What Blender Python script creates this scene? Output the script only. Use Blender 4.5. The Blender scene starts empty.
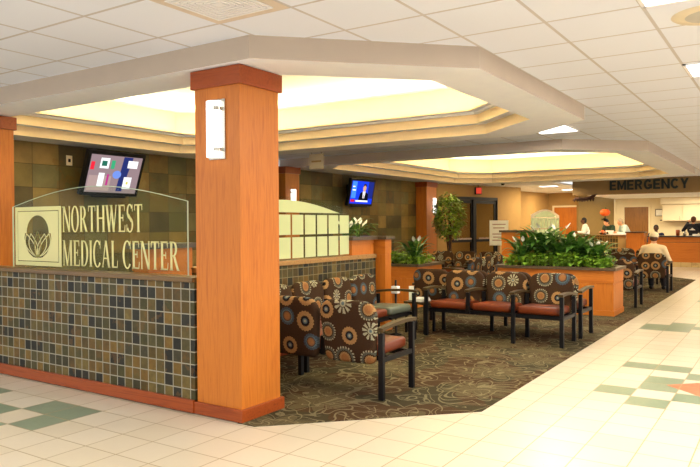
import bpy, bmesh, math, random
from mathutils import Vector, Matrix
random.seed(11)
PI = math.pi
scn = bpy.context.scene
COL = scn.collection

# ------------------------------------------------------------------ materials
def srgb(r, g, b):
    def f(c):
        c /= 255.0
        return c/12.92 if c <= .04045 else ((c+.055)/1.055)**2.4
    return (f(r), f(g), f(b), 1)

class N:
    """small node helper"""
    def __init__(s, name):
        s.m = bpy.data.materials.new(name); s.m.use_nodes = True
        s.t = s.m.node_tree; s.t.nodes.clear()
        s.out = s.t.nodes.new('ShaderNodeOutputMaterial')
    def n(s, typ, **k):
        nd = s.t.nodes.new(typ)
        for a, b in k.items(): setattr(nd, a, b)
        return nd
    def l(s, a, b): s.t.links.new(a, b)
    def val(s, sock, v):
        if hasattr(v, 'links') or isinstance(v, bpy.types.NodeSocket): s.l(v, sock)
        else: sock.default_value = v
    def math(s, op, a, b=0.0, c=None):
        nd = s.n('ShaderNodeMath', operation=op)
        s.val(nd.inputs[0], a); s.val(nd.inputs[1], b)
        if c is not None: s.val(nd.inputs[2], c)
        return nd.outputs[0]
    def mix(s, f, a, b, mode='MIX'):
        nd = s.n('ShaderNodeMix', data_type='RGBA', blend_type=mode)
        s.val(nd.inputs[0], f); s.val(nd.inputs[6], a); s.val(nd.inputs[7], b)
        return nd.outputs[2]
    def obj(s):
        return s.n('ShaderNodeTexCoord').outputs['Object']
    def xyz(s, v):
        nd = s.n('ShaderNodeSeparateXYZ'); s.l(v, nd.inputs[0]); return nd.outputs
    def comb(s, x, y, z=0.0):
        nd = s.n('ShaderNodeCombineXYZ')
        s.val(nd.inputs[0], x); s.val(nd.inputs[1], y); s.val(nd.inputs[2], z); return nd.outputs[0]
    def noise(s, vec, scale, detail=3.0, rough=.5, out='Fac', dist=0.0):
        nd = s.n('ShaderNodeTexNoise'); s.l(vec, nd.inputs['Vector'])
        nd.inputs['Scale'].default_value = scale; nd.inputs['Detail'].default_value = detail
        nd.inputs['Roughness'].default_value = rough; nd.inputs['Distortion'].default_value = dist
        return nd.outputs[out]
    def ramp(s, f, stops, interp='LINEAR'):
        nd = s.n('ShaderNodeValToRGB'); cr = nd.color_ramp; cr.interpolation = interp
        while len(cr.elements) > 1: cr.elements.remove(cr.elements[-1])
        cr.elements[0].position = stops[0][0]; cr.elements[0].color = stops[0][1]
        for p, c in stops[1:]:
            e = cr.elements.new(p); e.color = c
        s.l(f, nd.inputs[0]); return nd.outputs[0]
    def bsdf(s, col, rough=.5, metal=0.0, spec=.5, bump=None, bstr=.2, bdist=.01, **k):
        b = s.n('ShaderNodeBsdfPrincipled')
        s.val(b.inputs['Base Color'], col); s.val(b.inputs['Roughness'], rough)
        b.inputs['Metallic'].default_value = metal; b.inputs['Specular IOR Level'].default_value = spec
        for a, v in k.items(): s.val(b.inputs[a.replace('_', ' ')], v)
        if bump is not None:
            bp = s.n('ShaderNodeBump'); bp.inputs['Strength'].default_value = bstr
            bp.inputs['Distance'].default_value = bdist
            s.l(bump, bp.inputs['Height']); s.l(bp.outputs[0], b.inputs['Normal'])
        s.l(b.outputs[0], s.out.inputs[0]); return s.m

def paint(name, c, rough=.6, metal=0.0, spec=.4, var=.06, scale=6.0):
    m = N(name); o = m.obj()
    f = m.noise(o, scale, 4)
    lo = tuple(x*(1-var) for x in c[:3])+(1,); hi = tuple(min(1, x*(1+var)) for x in c[:3])+(1,)
    col = m.ramp(f, [(.3, lo), (.7, hi)])
    return m.bsdf(col, rough, metal, spec)

def emis(name, c, s):
    m = N(name); e = m.n('ShaderNodeEmission')
    e.inputs[0].default_value = c; e.inputs[1].default_value = s
    m.l(e.outputs[0], m.out.inputs[0]); return m.m

def gridline(m, v, period, off, width):
    """1 on the line, 0 elsewhere, soft edges"""
    a = m.math('DIVIDE', m.math('SUBTRACT', v, off), period)
    f = m.math('FRACT', a)
    d = m.math('MULTIPLY', m.math('MINIMUM', f, m.math('SUBTRACT', 1.0, f)), period)
    mr = m.n('ShaderNodeMapRange'); m.l(d, mr.inputs[0])
    mr.inputs[1].default_value = width*.5; mr.inputs[2].default_value = width*.5+.002
    mr.inputs[3].default_value = 1; mr.inputs[4].default_value = 0
    return mr.outputs[0]

def wood(name, c1, c2, axis='z', rough=.38):
    m = N(name); o = m.xyz(m.obj())
    k = {'z': (14, 14, .9), 'x': (.9, 14, 14), 'y': (14, .9, 14)}[axis]
    v = m.comb(m.math('MULTIPLY', o[0], k[0]), m.math('MULTIPLY', o[1], k[1]), m.math('MULTIPLY', o[2], k[2]))
    f = m.noise(v, 1.6, 6, .6, dist=1.2)
    f2 = m.noise(v, 9, 3, .6)
    col = m.ramp(f, [(.32, c2), (.5, c1), (.72, c2)])
    col = m.mix(m.math('MULTIPLY', f2, .25), col, c2)
    return m.bsdf(col, rough, spec=.35, bump=f2, bstr=.04)

OR1, OR2 = srgb(202, 120, 42), srgb(180, 98, 30)
M_wood = wood('orange_oak', OR1, OR2)
M_woodh = wood('orange_oak_horizontal', OR1, OR2, 'x')
M_cherry = wood('red_cherry_trim', srgb(162, 76, 30), srgb(132, 56, 20), 'x', .3)
M_cherryy = wood('red_cherry_trim_deep', srgb(168, 76, 34), srgb(134, 54, 22), 'y', .3)
M_dooror = wood('golden_door', srgb(196, 116, 38), srgb(160, 88, 26))
M_doorbr = wood('brown_door', srgb(146, 98, 44), srgb(112, 72, 30))
M_tan = wood('tan_ledge', srgb(176, 138, 84), srgb(140, 100, 56), 'x', .35)
M_ledge = wood('olive_ledge', srgb(120, 92, 54), srgb(88, 64, 36), 'x', .3)

def mosaic(name, axes, size, off, cols, grout, gw, rough=.45, vs=9, bump=True, jit=.35):
    m = N(name); o = m.xyz(m.obj())
    u, w = o['xyz'.index(axes[0])], o['xyz'.index(axes[1])]
    cu = m.math('FLOOR', m.math('DIVIDE', m.math('SUBTRACT', u, off[0]), size[0]))
    cw = m.math('FLOOR', m.math('DIVIDE', m.math('SUBTRACT', w, off[1]), size[1]))
    wn = m.n('ShaderNodeTexWhiteNoise', noise_dimensions='2D'); m.l(m.comb(cu, cw), wn.inputs['Vector'])
    n = len(cols)
    stops = [(i/n, c) for i, c in enumerate(cols)]
    base = m.ramp(wn.outputs['Value'], stops, 'CONSTANT')
    nz = m.noise(m.obj(), vs, 6, .65)
    shade = m.ramp(nz, [(.25, (1-jit, 1-jit, 1-jit, 1)), (.75, (1+jit*.7, 1+jit*.7, 1+jit*.6, 1))])
    col = m.mix(1.0, base, shade, 'MULTIPLY')
    warm = m.noise(m.obj(), vs*.6, 4, .6)
    col = m.mix(m.math('MULTIPLY', m.math('GREATER_THAN', warm, .6), .35), col, srgb(120, 84, 40))
    g = m.math('MAXIMUM', gridline(m, u, size[0], off[0], gw), gridline(m, w, size[1], off[1], gw))
    fin = m.mix(g, col, grout)
    fin = m.mix(1.0, fin, (.88, .86, .80, 1), 'MULTIPLY')
    h = m.math('SUBTRACT', m.math('MULTIPLY', nz, .5), g)
    return m.bsdf(fin, rough, spec=.22, bump=h if bump else None, bstr=.25, bdist=.006)

ST = [srgb(100, 86, 48), srgb(80, 72, 44), srgb(108, 84, 46), srgb(62, 58, 40), srgb(116, 100, 58), srgb(50, 50, 44),
      srgb(90, 74, 38), srgb(70, 66, 50), srgb(122, 96, 48), srgb(84, 78, 50), srgb(50, 48, 42), srgb(98, 86, 52), srgb(86, 72, 44), srgb(74, 70, 42), srgb(42, 42, 38)]
M_stonex = mosaic('slate_mosaic_front', 'xz', (.1, .1), (0.02, .09), ST, srgb(164, 160, 146), .007, vs=14)
M_stoney = mosaic('slate_mosaic_side', 'yz', (.1, .1), (0.02, .09), ST, srgb(140, 132, 104), .0055, vs=14)
BT = [srgb(124, 108, 62), srgb(112, 100, 58), srgb(138, 118, 68), srgb(100, 92, 56), srgb(146, 122, 72), srgb(116, 110, 74),
      srgb(92, 82, 54), srgb(130, 108, 60), srgb(108, 104, 66)]
M_backstone = mosaic('large_slate_wall', 'yz', (.42, .335), (.15, .05), BT, srgb(60, 52, 30), .004, vs=3.2, jit=.3)
M_wain = mosaic('tile_skirting', 'xz', (.32, .3), (0, 0), [srgb(222, 196, 142), srgb(214, 188, 136)], srgb(160, 130, 80), .008, bump=False, jit=.05)

# tile floor
def m_floor(name, base, var):
    m = N(name); o = m.xyz(m.obj())
    cu = m.math('FLOOR', m.math('DIVIDE', m.math('ADD', o[0], 1.16), .318))
    cw = m.math('FLOOR', m.math('DIVIDE', m.math('SUBTRACT', o[1], 3.45), .305))
    wn = m.n('ShaderNodeTexWhiteNoise', noise_dimensions='2D'); m.l(m.comb(cu, cw), wn.inputs['Vector'])
    nz = m.noise(m.obj(), 26, 5, .7)
    c = m.mix(wn.outputs['Value'], base, var)
    c = m.mix(m.math('MULTIPLY', nz, .22), c, tuple(x*.8 for x in base[:3])+(1,))
    g = m.math('MAXIMUM', gridline(m, o[0], .318, -1.16, .0065), gridline(m, o[1], .305, 3.45, .0065))
    c = m.mix(g, c, srgb(158, 138, 100))
    r = m.math('ADD', m.math('MULTIPLY', nz, .12), .24)
    return m.bsdf(c, r, spec=.4, bump=m.math('SUBTRACT', m.math('MULTIPLY', nz, .15), g), bstr=.12, bdist=.004)
M_floor = m_floor('cream_floor_tile', srgb(210, 198, 176), srgb(203, 190, 165))
M_green = m_floor('green_floor_tile', srgb(118, 134, 110), srgb(130, 142, 118))
M_coral = m_floor('coral_floor_tile', srgb(200, 112, 80), srgb(192, 106, 74))

# carpet: scrolling flowers in pale line on brown and olive
def m_carpet():
    m = N('floral_carpet'); ob = m.obj()
    d = m.n('ShaderNodeTexNoise'); m.l(ob, d.inputs['Vector']); d.inputs['Scale'].default_value = 1.3; d.inputs['Detail'].default_value = 2
    vd = m.n('ShaderNodeVectorMath', operation='SCALE'); m.l(d.outputs['Color'], vd.inputs[0]); vd.inputs[3].default_value = .3
    va = m.n('ShaderNodeVectorMath', operation='ADD'); m.l(ob, va.inputs[0]); m.l(vd.outputs[0], va.inputs[1])
    vo = m.n('ShaderNodeTexVoronoi', voronoi_dimensions='2D'); m.l(va.outputs[0], vo.inputs['Vector'])
    vo.inputs['Scale'].default_value = 1.15; vo.inputs['Randomness'].default_value = .8
    dl = m.n('ShaderNodeVectorMath', operation='SUBTRACT'); m.l(va.outputs[0], dl.inputs[0]); m.l(vo.outputs['Position'], dl.inputs[1])
    x = m.xyz(dl.outputs[0]); ang = m.math('ARCTAN2', x[1], x[0]); dist = vo.outputs['Distance']
    pet = m.math('MULTIPLY', m.math('ABSOLUTE', m.math('SINE', m.math('MULTIPLY', ang, 4.5))), .22)
    rr = m.math('SUBTRACT', dist, pet)
    ln = m.math('ABSOLUTE', m.math('SINE', m.math('MULTIPLY', rr, 13)))
    line = m.math('LESS_THAN', ln, .16)
    no = m.n('ShaderNodeTexNoise'); m.l(ob, no.inputs['Vector']); no.inputs['Scale'].default_value = 2.2; no.inputs['Detail'].default_value = 0
    no.inputs['Distortion'].default_value = 1.6
    l2 = m.math('LESS_THAN', m.math('ABSOLUTE', m.math('SUBTRACT', no.outputs['Fac'], .5)), .016)
    l3 = m.math('LESS_THAN', m.math('ABSOLUTE', m.math('SUBTRACT', no.outputs['Fac'], .38)), .013)
    fill = m.math('LESS_THAN', rr, .17)
    big = m.noise(ob, 1.6, 2, .5)
    base = m.mix(m.math('GREATER_THAN', big, .52), srgb(72, 52, 32), srgb(62, 55, 36))
    base = m.mix(m.math('MULTIPLY', fill, .8), base, srgb(92, 82, 56))
    fiber = m.noise(ob, 220, 2, .6)
    c = m.mix(m.math('MULTIPLY', m.math('MAXIMUM', m.math('MAXIMUM', line, l2), l3), .55), base, srgb(140, 130, 98))
    c = m.mix(1.0, c, m.ramp(fiber, [(.3, (.62, .62, .62, 1)), (.7, (1.15, 1.15, 1.15, 1))]), 'MULTIPLY')
    return m.bsdf(c, .95, spec=.1, bump=fiber, bstr=.4, bdist=.004)
M_carpet = m_carpet()

def m_ceiling():
    m = N('acoustic_ceiling_tile'); o = m.xyz(m.obj())
    g = m.math('MAXIMUM', gridline(m, o[0], .62, -2.04, .022), gridline(m, o[1], .62, 3.40, .022))
    nz = m.noise(m.obj(), 90, 3, .7)
    c = m.mix(m.math('MULTIPLY', nz, .12), srgb(236, 241, 254), srgb(208, 213, 226))
    c = m.mix(g, c, srgb(204, 200, 200))
    return m.bsdf(c, .85, spec=.15, bump=m.math('ADD', m.math('MULTIPLY', nz, .3), g), bstr=.2, bdist=.006)
M_ceil = m_ceiling()
M_soffit = paint('soffit_plaster', srgb(246, 249, 255), .8, var=.02)
M_fascia = paint('taupe_fascia', srgb(192, 176, 160), .8, var=.02)
M_tray = paint('tray_plaster', srgb(252, 228, 188), .8, var=.02)
M_traytop = paint('tray_ceiling', srgb(250, 245, 230), .8, var=.01)
M_wallcream = paint('cream_wall', srgb(232, 216, 180), .8, var=.02)
M_walltan = paint('tan_wall', srgb(172, 136, 80), .8, var=.03)
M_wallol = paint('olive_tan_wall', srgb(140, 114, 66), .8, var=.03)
M_hdr = paint('header_taupe', srgb(140, 114, 74), .8, var=.03)
M_black = paint('black_metal', srgb(16, 15, 17), .4, .2, .35, .1)
M_blackpl = paint('black_plastic', srgb(12, 12, 13), .5, 0, .25, .1)
M_arm = paint('bronze_arm_pad', srgb(70, 54, 30), .36, 0, .25, .1)
M_rust = paint('rust_vinyl', srgb(104, 44, 18), .36, 0, .3, .08, 4)
M_grey = paint('grey_olive_vinyl', srgb(92, 98, 84), .34, 0, .5, .08, 4)
M_white = paint('white_paint', srgb(248, 248, 250), .5, var=.02)
M_paper = paint('white_paper', srgb(245, 243, 235), .6, var=.02)
M_chrome = paint('brushed_nickel', srgb(190, 184, 170), .25, .9, .5, .05)
M_stonetop = paint('dark_stone_cap', srgb(88, 72, 52), .3, 0, .5, .25, 30)
M_darktop = paint('dark_counter_top', srgb(52, 40, 30), .3, 0, .5, .2, 20)
M_soil = paint('dark_soil', srgb(46, 34, 22), .95, 0, .1, .4, 40)
M_cab = paint('cream_cabinet', srgb(236, 222, 190), .5, var=.02)
M_orange = paint('orange_plastic', srgb(226, 92, 26), .5)
M_teal = paint('dark_green_letter', srgb(24, 42, 40), .5)
M_skinL = paint('light_skin', srgb(214, 152, 112), .55, var=.04)
M_skinD = paint('dark_skin', srgb(84, 52, 36), .55, var=.04)
M_hairb = paint('black_hair', srgb(22, 17, 14), .7, var=.3, scale=60)
M_hairg = paint('grey_hair', srgb(160, 140, 116), .7, var=.2, scale=60)
M_hairr = paint('brown_hair', srgb(92, 58, 34), .7, var=.2, scale=60)
M_shw = paint('white_shirt', srgb(226, 222, 208), .8, var=.04)
M_shg = paint('dark_green_shirt', srgb(40, 60, 38), .8)
M_shb = paint('pale_blue_shirt', srgb(190, 205, 196), .8)
M_shk = paint('black_shirt', srgb(16, 18, 30), .8)
M_shn = paint('navy_shirt', srgb(28, 38, 74), .8)
M_shc = paint('cream_shirt', srgb(228, 206, 166), .85)
M_capc = paint('cream_cap', srgb(240, 226, 190), .8)
M_pants = paint('dark_trousers', srgb(44, 42, 46), .85)
M_ceram = paint('white_pot', srgb(200, 180, 150), .4)
M_brown = paint('bark_brown', srgb(90, 62, 36), .9, var=.3, scale=30)
M_deco = paint('brown_feather', srgb(62, 34, 20), .8, var=.3, scale=20)
M_redsign = emis('exit_red', srgb(214, 70, 50), .9)
M_panel = emis('lit_diffuser', (1, .96, .88, 1), 5.0)
M_sconce = emis('sconce_diffuser', (1, .97, .92, 1), 2.2)
M_petal = paint('white_spathe', srgb(244, 240, 226), .5, var=.02)

def m_leaf(name, c1, c2, rough=.35):
    m = N(name); f = m.noise(m.obj(), 14, 2, .5)
    col = m.ramp(f, [(.35, c1), (.65, c2)])
    p = m.n('ShaderNodeBsdfPrincipled'); m.l(col, p.inputs['Base Color']); p.inputs['Roughness'].default_value = rough
    t = m.n('ShaderNodeBsdfTranslucent'); m.l(col, t.inputs[0])
    x = m.n('ShaderNodeMixShader'); x.inputs[0].default_value = .2
    m.l(p.outputs[0], x.inputs[1]); m.l(t.outputs[0], x.inputs[2]); m.l(x.outputs[0], m.out.inputs[0])
    return m.m
M_leafb = m_leaf('bright_leaf', srgb(100, 150, 36), srgb(168, 204, 74))
M_leafd = m_leaf('dark_leaf', srgb(40, 84, 28), srgb(96, 138, 52))
M_leaff = m_leaf('ficus_leaf', srgb(62, 100, 28), srgb(156, 184, 66))

def m_glass(name, tint, k=.06, rough=.0):
    m = N(name)
    t = m.n('ShaderNodeBsdfTransparent'); t.inputs[0].default_value = tint
    g = m.n('ShaderNodeBsdfGlossy'); g.inputs['Roughness'].default_value = rough
    g.inputs[0].default_value = (1, 1, 1, 1)
    f = m.n('ShaderNodeFresnel'); f.inputs[0].default_value = 1.08
    x = m.n('ShaderNodeMixShader'); m.l(f.outputs[0], x.inputs[0])
    m.l(t.outputs[0], x.inputs[1]); m.l(g.outputs[0], x.inputs[2]); m.l(x.outputs[0], m.out.inputs[0])
    return m.m
M_glass = m_glass('clear_glass', (.93, .97, .9, 1))
M_dglass = m_glass('smoked_glass', (.8, .76, .66, 1))
M_edge = paint('glass_edge', srgb(196, 214, 190), .15, 0, .6, .05)
def m_frost(name, c, a):
    m = N(name)
    d = m.n('ShaderNodeBsdfDiffuse'); d.inputs[0].default_value = c
    t = m.n('ShaderNodeBsdfTranslucent'); t.inputs[0].default_value = c
    x = m.n('ShaderNodeMixShader'); x.inputs[0].default_value = .4
    m.l(d.outputs[0], x.inputs[1]); m.l(t.outputs[0], x.inputs[2])
    tr = m.n('ShaderNodeBsdfTransparent'); y = m.n('ShaderNodeMixShader'); y.inputs[0].default_value = a
    m.l(tr.outputs[0], y.inputs[1]); m.l(x.outputs[0], y.inputs[2]); m.l(y.outputs[0], m.out.inputs[0])
    return m.m
M_frost = m_frost('etched_frosting', srgb(236, 234, 184), .92)
M_frost2 = m_frost('pale_green_frosting', srgb(236, 244, 206), .93)

# chair fabric: concentric medallions
def m_fabric():
    m = N('medallion_fabric')
    o = m.xyz(m.obj()); oi = m.n('ShaderNodeObjectInfo').outputs['Random']
    S = 4.4
    v = m.comb(m.math('ADD', o[0], m.math('MULTIPLY', oi, 7.3)), m.math('ADD', o[2], m.math('MULTIPLY', oi, 3.1)))
    vo = m.n('ShaderNodeTexVoronoi', voronoi_dimensions='2D'); m.l(v, vo.inputs['Vector'])
    vo.inputs['Scale'].default_value = S; vo.inputs['Randomness'].default_value = .34
    dl = m.n('ShaderNodeVectorMath', operation='SUBTRACT'); m.l(v, dl.inputs[0]); m.l(vo.outputs['Position'], dl.inputs[1])
    x = m.xyz(dl.outputs[0]); ang = m.math('ARCTAN2', x[1], x[0])
    cc = m.n('ShaderNodeSeparateColor'); m.l(vo.outputs['Color'], cc.inputs[0])
    r1, r2, r3 = cc.outputs[0], cc.outputs[1], cc.outputs[2]
    R = m.math('ADD', m.math('MULTIPLY', r1, .12), .38)
    t = m.math('DIVIDE', vo.outputs['Distance'], R)
    sc = m.math('MULTIPLY', m.math('SINE', m.math('MULTIPLY', ang, 18)), .035)
    t = m.math('ADD', t, sc)
    BR = srgb(62, 42, 26); TN = srgb(160, 122, 76); PL = srgb(158, 154, 126); BL = srgb(88, 104, 108); DK = srgb(30, 24, 26); OG = srgb(152, 102, 58)
    A = m.ramp(t, [(0, PL), (.12, BL), (.24, DK), (.46, TN), (.86, BR)], 'CONSTANT')
    B = m.ramp(t, [(0, OG), (.36, TN), (.5, BR), (.62, srgb(84, 84, 72)), (.8, PL), (.95, BR)], 'CONSTANT')
    P = m.ramp(t, [(0, BL), (.14, PL), (.28, BR), (.34, PL), (.82, BR)], 'CONSTANT')
    D = m.ramp(t, [(0, OG), (.3, srgb(134, 92, 62)), (.42, BR), (.5, BL), (.62, srgb(66, 76, 84)), (.84, BR)], 'CONSTANT')
    spoke = m.math('LESS_THAN', m.math('SINE', m.math('MULTIPLY', ang, 10)), -.25)
    P = m.mix(m.math('MULTIPLY', spoke, m.math('GREATER_THAN', t, .3)), P, BR)
    dots = m.math('MULTIPLY', m.math('LESS_THAN', m.math('SINE', m.math('MULTIPLY', ang, 22)), -.2), m.math('GREATER_THAN', t, .8))
    B = m.mix(dots, B, BR)
    c = m.mix(m.math('GREATER_THAN', r2, .32), A, B)
    c = m.mix(m.math('GREATER_THAN', r2, .62), c, D)
    c = m.mix(m.math('GREATER_THAN', r2, .82), c, P)
    c = m.mix(m.math('GREATER_THAN', t, .96), c, BR)
    w = m.noise(m.obj(), 160, 2, .6)
    c = m.mix(1.0, c, m.ramp(w, [(.3, (.75, .75, .75, 1)), (.7, (1.15, 1.15, 1.15, 1))]), 'MULTIPLY')
    return m.bsdf(c, .85, spec=.15, bump=w, bstr=.25, bdist=.002)
M_fab = m_fabric()

# ------------------------------------------------------------------ mesh helpers
class MB:
    def __init__(s): s.b = bmesh.new(); s.mi = 0; s.smooth = False
    def face(s, pts, sm=None):
        vs = [s.b.verts.new(p) for p in pts]
        try: f = s.b.faces.new(vs)
        except ValueError: return None
        f.material_index = s.mi; f.smooth = s.smooth if sm is None else sm; return f
    def box(s, x0, x1, y0, y1, z0, z1, bev=0.0, rot=None, at=None):
        t = bmesh.new(); bmesh.ops.create_cube(t, size=1)
        for v in t.verts: v.co = Vector(((x0+x1)/2+v.co.x*(x1-x0), (y0+y1)/2+v.co.y*(y1-y0), (z0+z1)/2+v.co.z*(z1-z0)))
        if bev: bmesh.ops.bevel(t, geom=t.edges[:], offset=bev, segments=2, affect='EDGES', profile=.6)
        if rot is not None: bmesh.ops.transform(t, matrix=rot, verts=t.verts)
        s.add(t); return s
    def add(s, t, M=None, smooth=None):
        if M is not None: bmesh.ops.transform(t, matrix=M, verts=t.verts)
        mp = {v: s.b.verts.new(v.co) for v in t.verts}
        for f in t.faces:
            try: g = s.b.faces.new([mp[v] for v in f.verts])
            except ValueError: continue
            g.material_index = s.mi; g.smooth = s.smooth if smooth is None else smooth
        t.free(); return s
    def prism(s, poly, z0, z1):
        n = len(poly)
        s.face([(p[0], p[1], z1) for p in poly]); s.face([(p[0], p[1], z0) for p in reversed(poly)])
        for i in range(n):
            a, b = poly[i], poly[(i+1) % n]
            s.face([(a[0], a[1], z0), (b[0], b[1], z0), (b[0], b[1], z1), (a[0], a[1], z1)])
        return s
    def plate(s, poly, y0, y1, plane='xz', h=None):
        """extrude a 2D outline across the third axis"""
        def P(p, d): return (p[0], d, p[1]) if plane == 'xz' else (d, p[0], p[1])
        n = len(poly)
        s.face([P(p, y0) for p in poly]); s.face([P(p, y1) for p in reversed(poly)])
        for i in range(n):
            a, b = poly[i], poly[(i+1) % n]; s.face([P(a, y1), P(b, y1), P(b, y0), P(a, y0)])
        return s
    def tube(s, pts, rad, seg=8, caps=True, sm=True, sx=1.0):
        pts = [Vector(p) for p in pts]; n = len(pts)
        rr = rad if isinstance(rad, (list, tuple)) else [rad]*n
        rings = []; up = Vector((0, 0, 1))
        for i, p in enumerate(pts):
            d = (pts[min(i+1, n-1)]-pts[max(i-1, 0)]).normalized()
            u = up if abs(d.dot(up)) < .95 else Vector((0, 1, 0))
            a = d.cross(u).normalized(); b = a.cross(d).normalized()
            rings.append([s.b.verts.new(p+a*math.cos(2*PI*k/seg)*rr[i]*sx+b*math.sin(2*PI*k/seg)*rr[i]) for k in range(seg)])
        for i in range(n-1):
            for k in range(seg):
                f = s.b.faces.new([rings[i][k], rings[i][(k+1) % seg], rings[i+1][(k+1) % seg], rings[i+1][k]])
                f.smooth = sm; f.material_index = s.mi
        if caps:
            for r in (rings[0], list(reversed(rings[-1]))):
                f = s.b.faces.new(r); f.material_index = s.mi
        return s
    def lathe(s, prof, seg=24, c=(0, 0), sm=True, a0=0, a1=2*PI, dent=None):
        full = abs(a1-a0-2*PI) < 1e-6; m = seg if full else seg+1
        rings = []
        for r, z in prof:
            rings.append([s.b.verts.new((c[0]+r*(1 if dent is None else dent(a0+(a1-a0)*k/seg))*math.cos(a0+(a1-a0)*k/seg),
                                         c[1]+r*(1 if dent is None else dent(a0+(a1-a0)*k/seg))*math.sin(a0+(a1-a0)*k/seg), z)) for k in range(m)])
        for i in range(len(rings)-1):
            for k in range(seg):
                f = s.b.faces.new([rings[i][k], rings[i][(k+1) % m], rings[i+1][(k+1) % m], rings[i+1][k]])
                f.smooth = sm; f.material_index = s.mi
        return s
    def build(s, name, mat, parent=None, loc=None, recalc=True):
        if recalc: bmesh.ops.recalc_face_normals(s.b, faces=s.b.faces[:])
        me = bpy.data.meshes.new(name); s.b.to_mesh(me); s.b.free()
        o = bpy.data.objects.new(name, me); COL.objects.link(o)
        for m in (mat if isinstance(mat, (list, tuple)) else [mat]): me.materials.append(m)
        if parent is not None: o.parent = parent
        if loc is not None: o.location = loc
        return o

def tag(o, label, cat, group=None):
    o['label'] = label; o['category'] = cat
    if group: o['group'] = group
    return o
def struct(o): o['kind'] = 'structure'; return o
def thing(name, label, cat, loc=(0, 0, 0), rz=0.0, group=None):
    o = bpy.data.objects.new(name, None); COL.objects.link(o); o.empty_display_size = .1
    o.location = loc; o.rotation_euler = (0, 0, rz); return tag(o, label, cat, group)
def bx(name, mat, parent, *a, bev=0.0, label=None):
    o = MB().box(*a, bev=bev).build(name, mat, parent)
    if label: o['label'] = label
    return o
def copy_tree(o, parent=None):
    c = o.copy(); COL.objects.link(c); c.parent = parent
    for ch in list(o.children): copy_tree(ch, c)
    return c
def area(name, loc, size, power, col, rot=(0, 0, 0), sy=None):
    l = bpy.data.lights.new(name, 'AREA'); l.energy = power; l.color = col[:3]; l.size = size
    if sy: l.shape = 'RECTANGLE'; l.size_y = sy
    o = bpy.data.objects.new(name, l); COL.objects.link(o); o.location = loc; o.rotation_euler = rot
    return o

# ------------------------------------------------------------------ camera (level survey of the hall: eye height 1.5 m)
def camera():
    yaw, pitch, roll, F = .5792, -.01374, -.0062, 674.6
    c, s = math.cos, math.sin
    r = Vector((c(yaw), s(yaw), 0)); f = Vector((-s(yaw), c(yaw), 0)); u = Vector((0, 0, 1))
    f2 = f*c(pitch)+u*s(pitch); u2 = -f*s(pitch)+u*c(pitch)
    r3 = r*c(roll)+u2*s(roll); u3 = -r*s(roll)+u2*c(roll)
    cam = bpy.data.cameras.new('camera'); o = bpy.data.objects.new('camera', cam); COL.objects.link(o)
    M = Matrix((r3, u3, -f2)).transposed().to_4x4(); M.translation = Vector((0, 0, 1.5)); o.matrix_world = M
    cam.sensor_width = 36; cam.lens = F/700*36; cam.clip_end = 200
    scn.camera = o
camera()

ZS, ZC = 2.71, 2.88      # soffit underside, tile ceiling
# ------------------------------------------------------------------ floor
def floor():
    m = MB(); X0, Y0, sx, sy = -1.16, 3.45, .318, .305
    green = set()
    # star inlays in the cream floor, as (column, row) cells counted from the corner at X0,Y0
    for c, r in ((-13, -1), (-12, -1), (-12, -2), (-14, -2), (-15, -2), (-13, -3), (-16, -1), (-17, -1), (-14, -4)): green.add((c, r))
    star = [(-1, 13), (0, 13), (1, 12), (0, 10), (0, 11), (-1, 9), (0, 8), (1, 9), (3, 10), (3, 11), (2, 12), (2, 9), (3, 13), (4, 13), (3, 8)]
    for c, r in star:
        for k in range(0, 5):
            green.add((c, r+k*26))
    for c, r in ((-2, 22), (-1, 22), (-2, 23), (-1, 23), (0, 23), (-1, 24), (1, 22), (1, 24), (2, 23)):
        green.add((c, r))
    for i in range(-32, 26):
        for j in range(-22, 120):
            x, y = X0+i*sx, Y0+j*sy
            m.mi = 1 if (i, j) in green else 0
            m.face([(x, y, 0), (x+sx, y, 0), (x+sx, y+sy, 0), (x, y+sy, 0)], False)
    for cy in (6.78, 6.78+26*.305):
        cx = -.52; m.mi = 2
        m.face([(cx-.44, cy, .0008), (cx, cy-.44, .0008), (cx+.44, cy, .0008), (cx, cy+.44, .0008)], False)
    o = m.build('floor', [M_floor, M_green, M_coral]); struct(o)
    c = MB().prism([(-9.1, 3.96), (-9.1, 21.0), (-3.4, 21.0), (-2.06, 19.5), (-2.06, 5.05), (-3.33, 3.78), (-3.5, 3.78), (-3.5, 3.96)][::-1], 0, .006)
    struct(c.build('floor.001', M_carpet))
floor()

# ------------------------------------------------------------------ ceilings
def offset(poly, d):
    """move every edge of a counter-clockwise polygon inward by d"""
    n = len(poly); out = []
    for i in range(n):
        p0, p1, p2 = Vector(poly[i-1]), Vector(poly[i]), Vector(poly[(i+1) % n])
        e1 = (p1-p0).normalized(); e2 = (p2-p1).normalized()
        n1 = Vector((-e1.y, e1.x)); n2 = Vector((-e2.y, e2.x))
        b = (n1+n2); b = b/max(.2, b.dot(n1))
        out.append((p1.x+b.x*d, p1.y+b.y*d))
    return out
TR1o = [(-9.1, 3.72), (-3.30, 3.72), (-2.04, 4.98), (-2.04, 8.17), (-2.99, 9.12), (-9.1, 9.12), (-9.1, 7.9), (-9.1, 4.8)]
TR1i = [(-8.0, 4.2), (-3.52, 4.2), (-2.55, 5.17), (-2.55, 7.74), (-3.45, 8.64), (-7.9, 8.64), (-8.6, 7.94), (-8.6, 4.8)]
TR2o = [(-9.1, 11.2), (-3.15, 11.2), (-2.02, 12.33), (-2.02, 18.9), (-3.3, 20.2), (-9.1, 20.2), (-9.1, 18.0), (-9.1, 12.4)]
TR2i = [(-7.75, 11.45), (-3.5, 11.45), (-2.55, 12.4), (-2.55, 18.4), (-3.4, 19.25), (-7.5, 19.25), (-8.35, 18.4), (-8.35, 12.1)]
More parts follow.
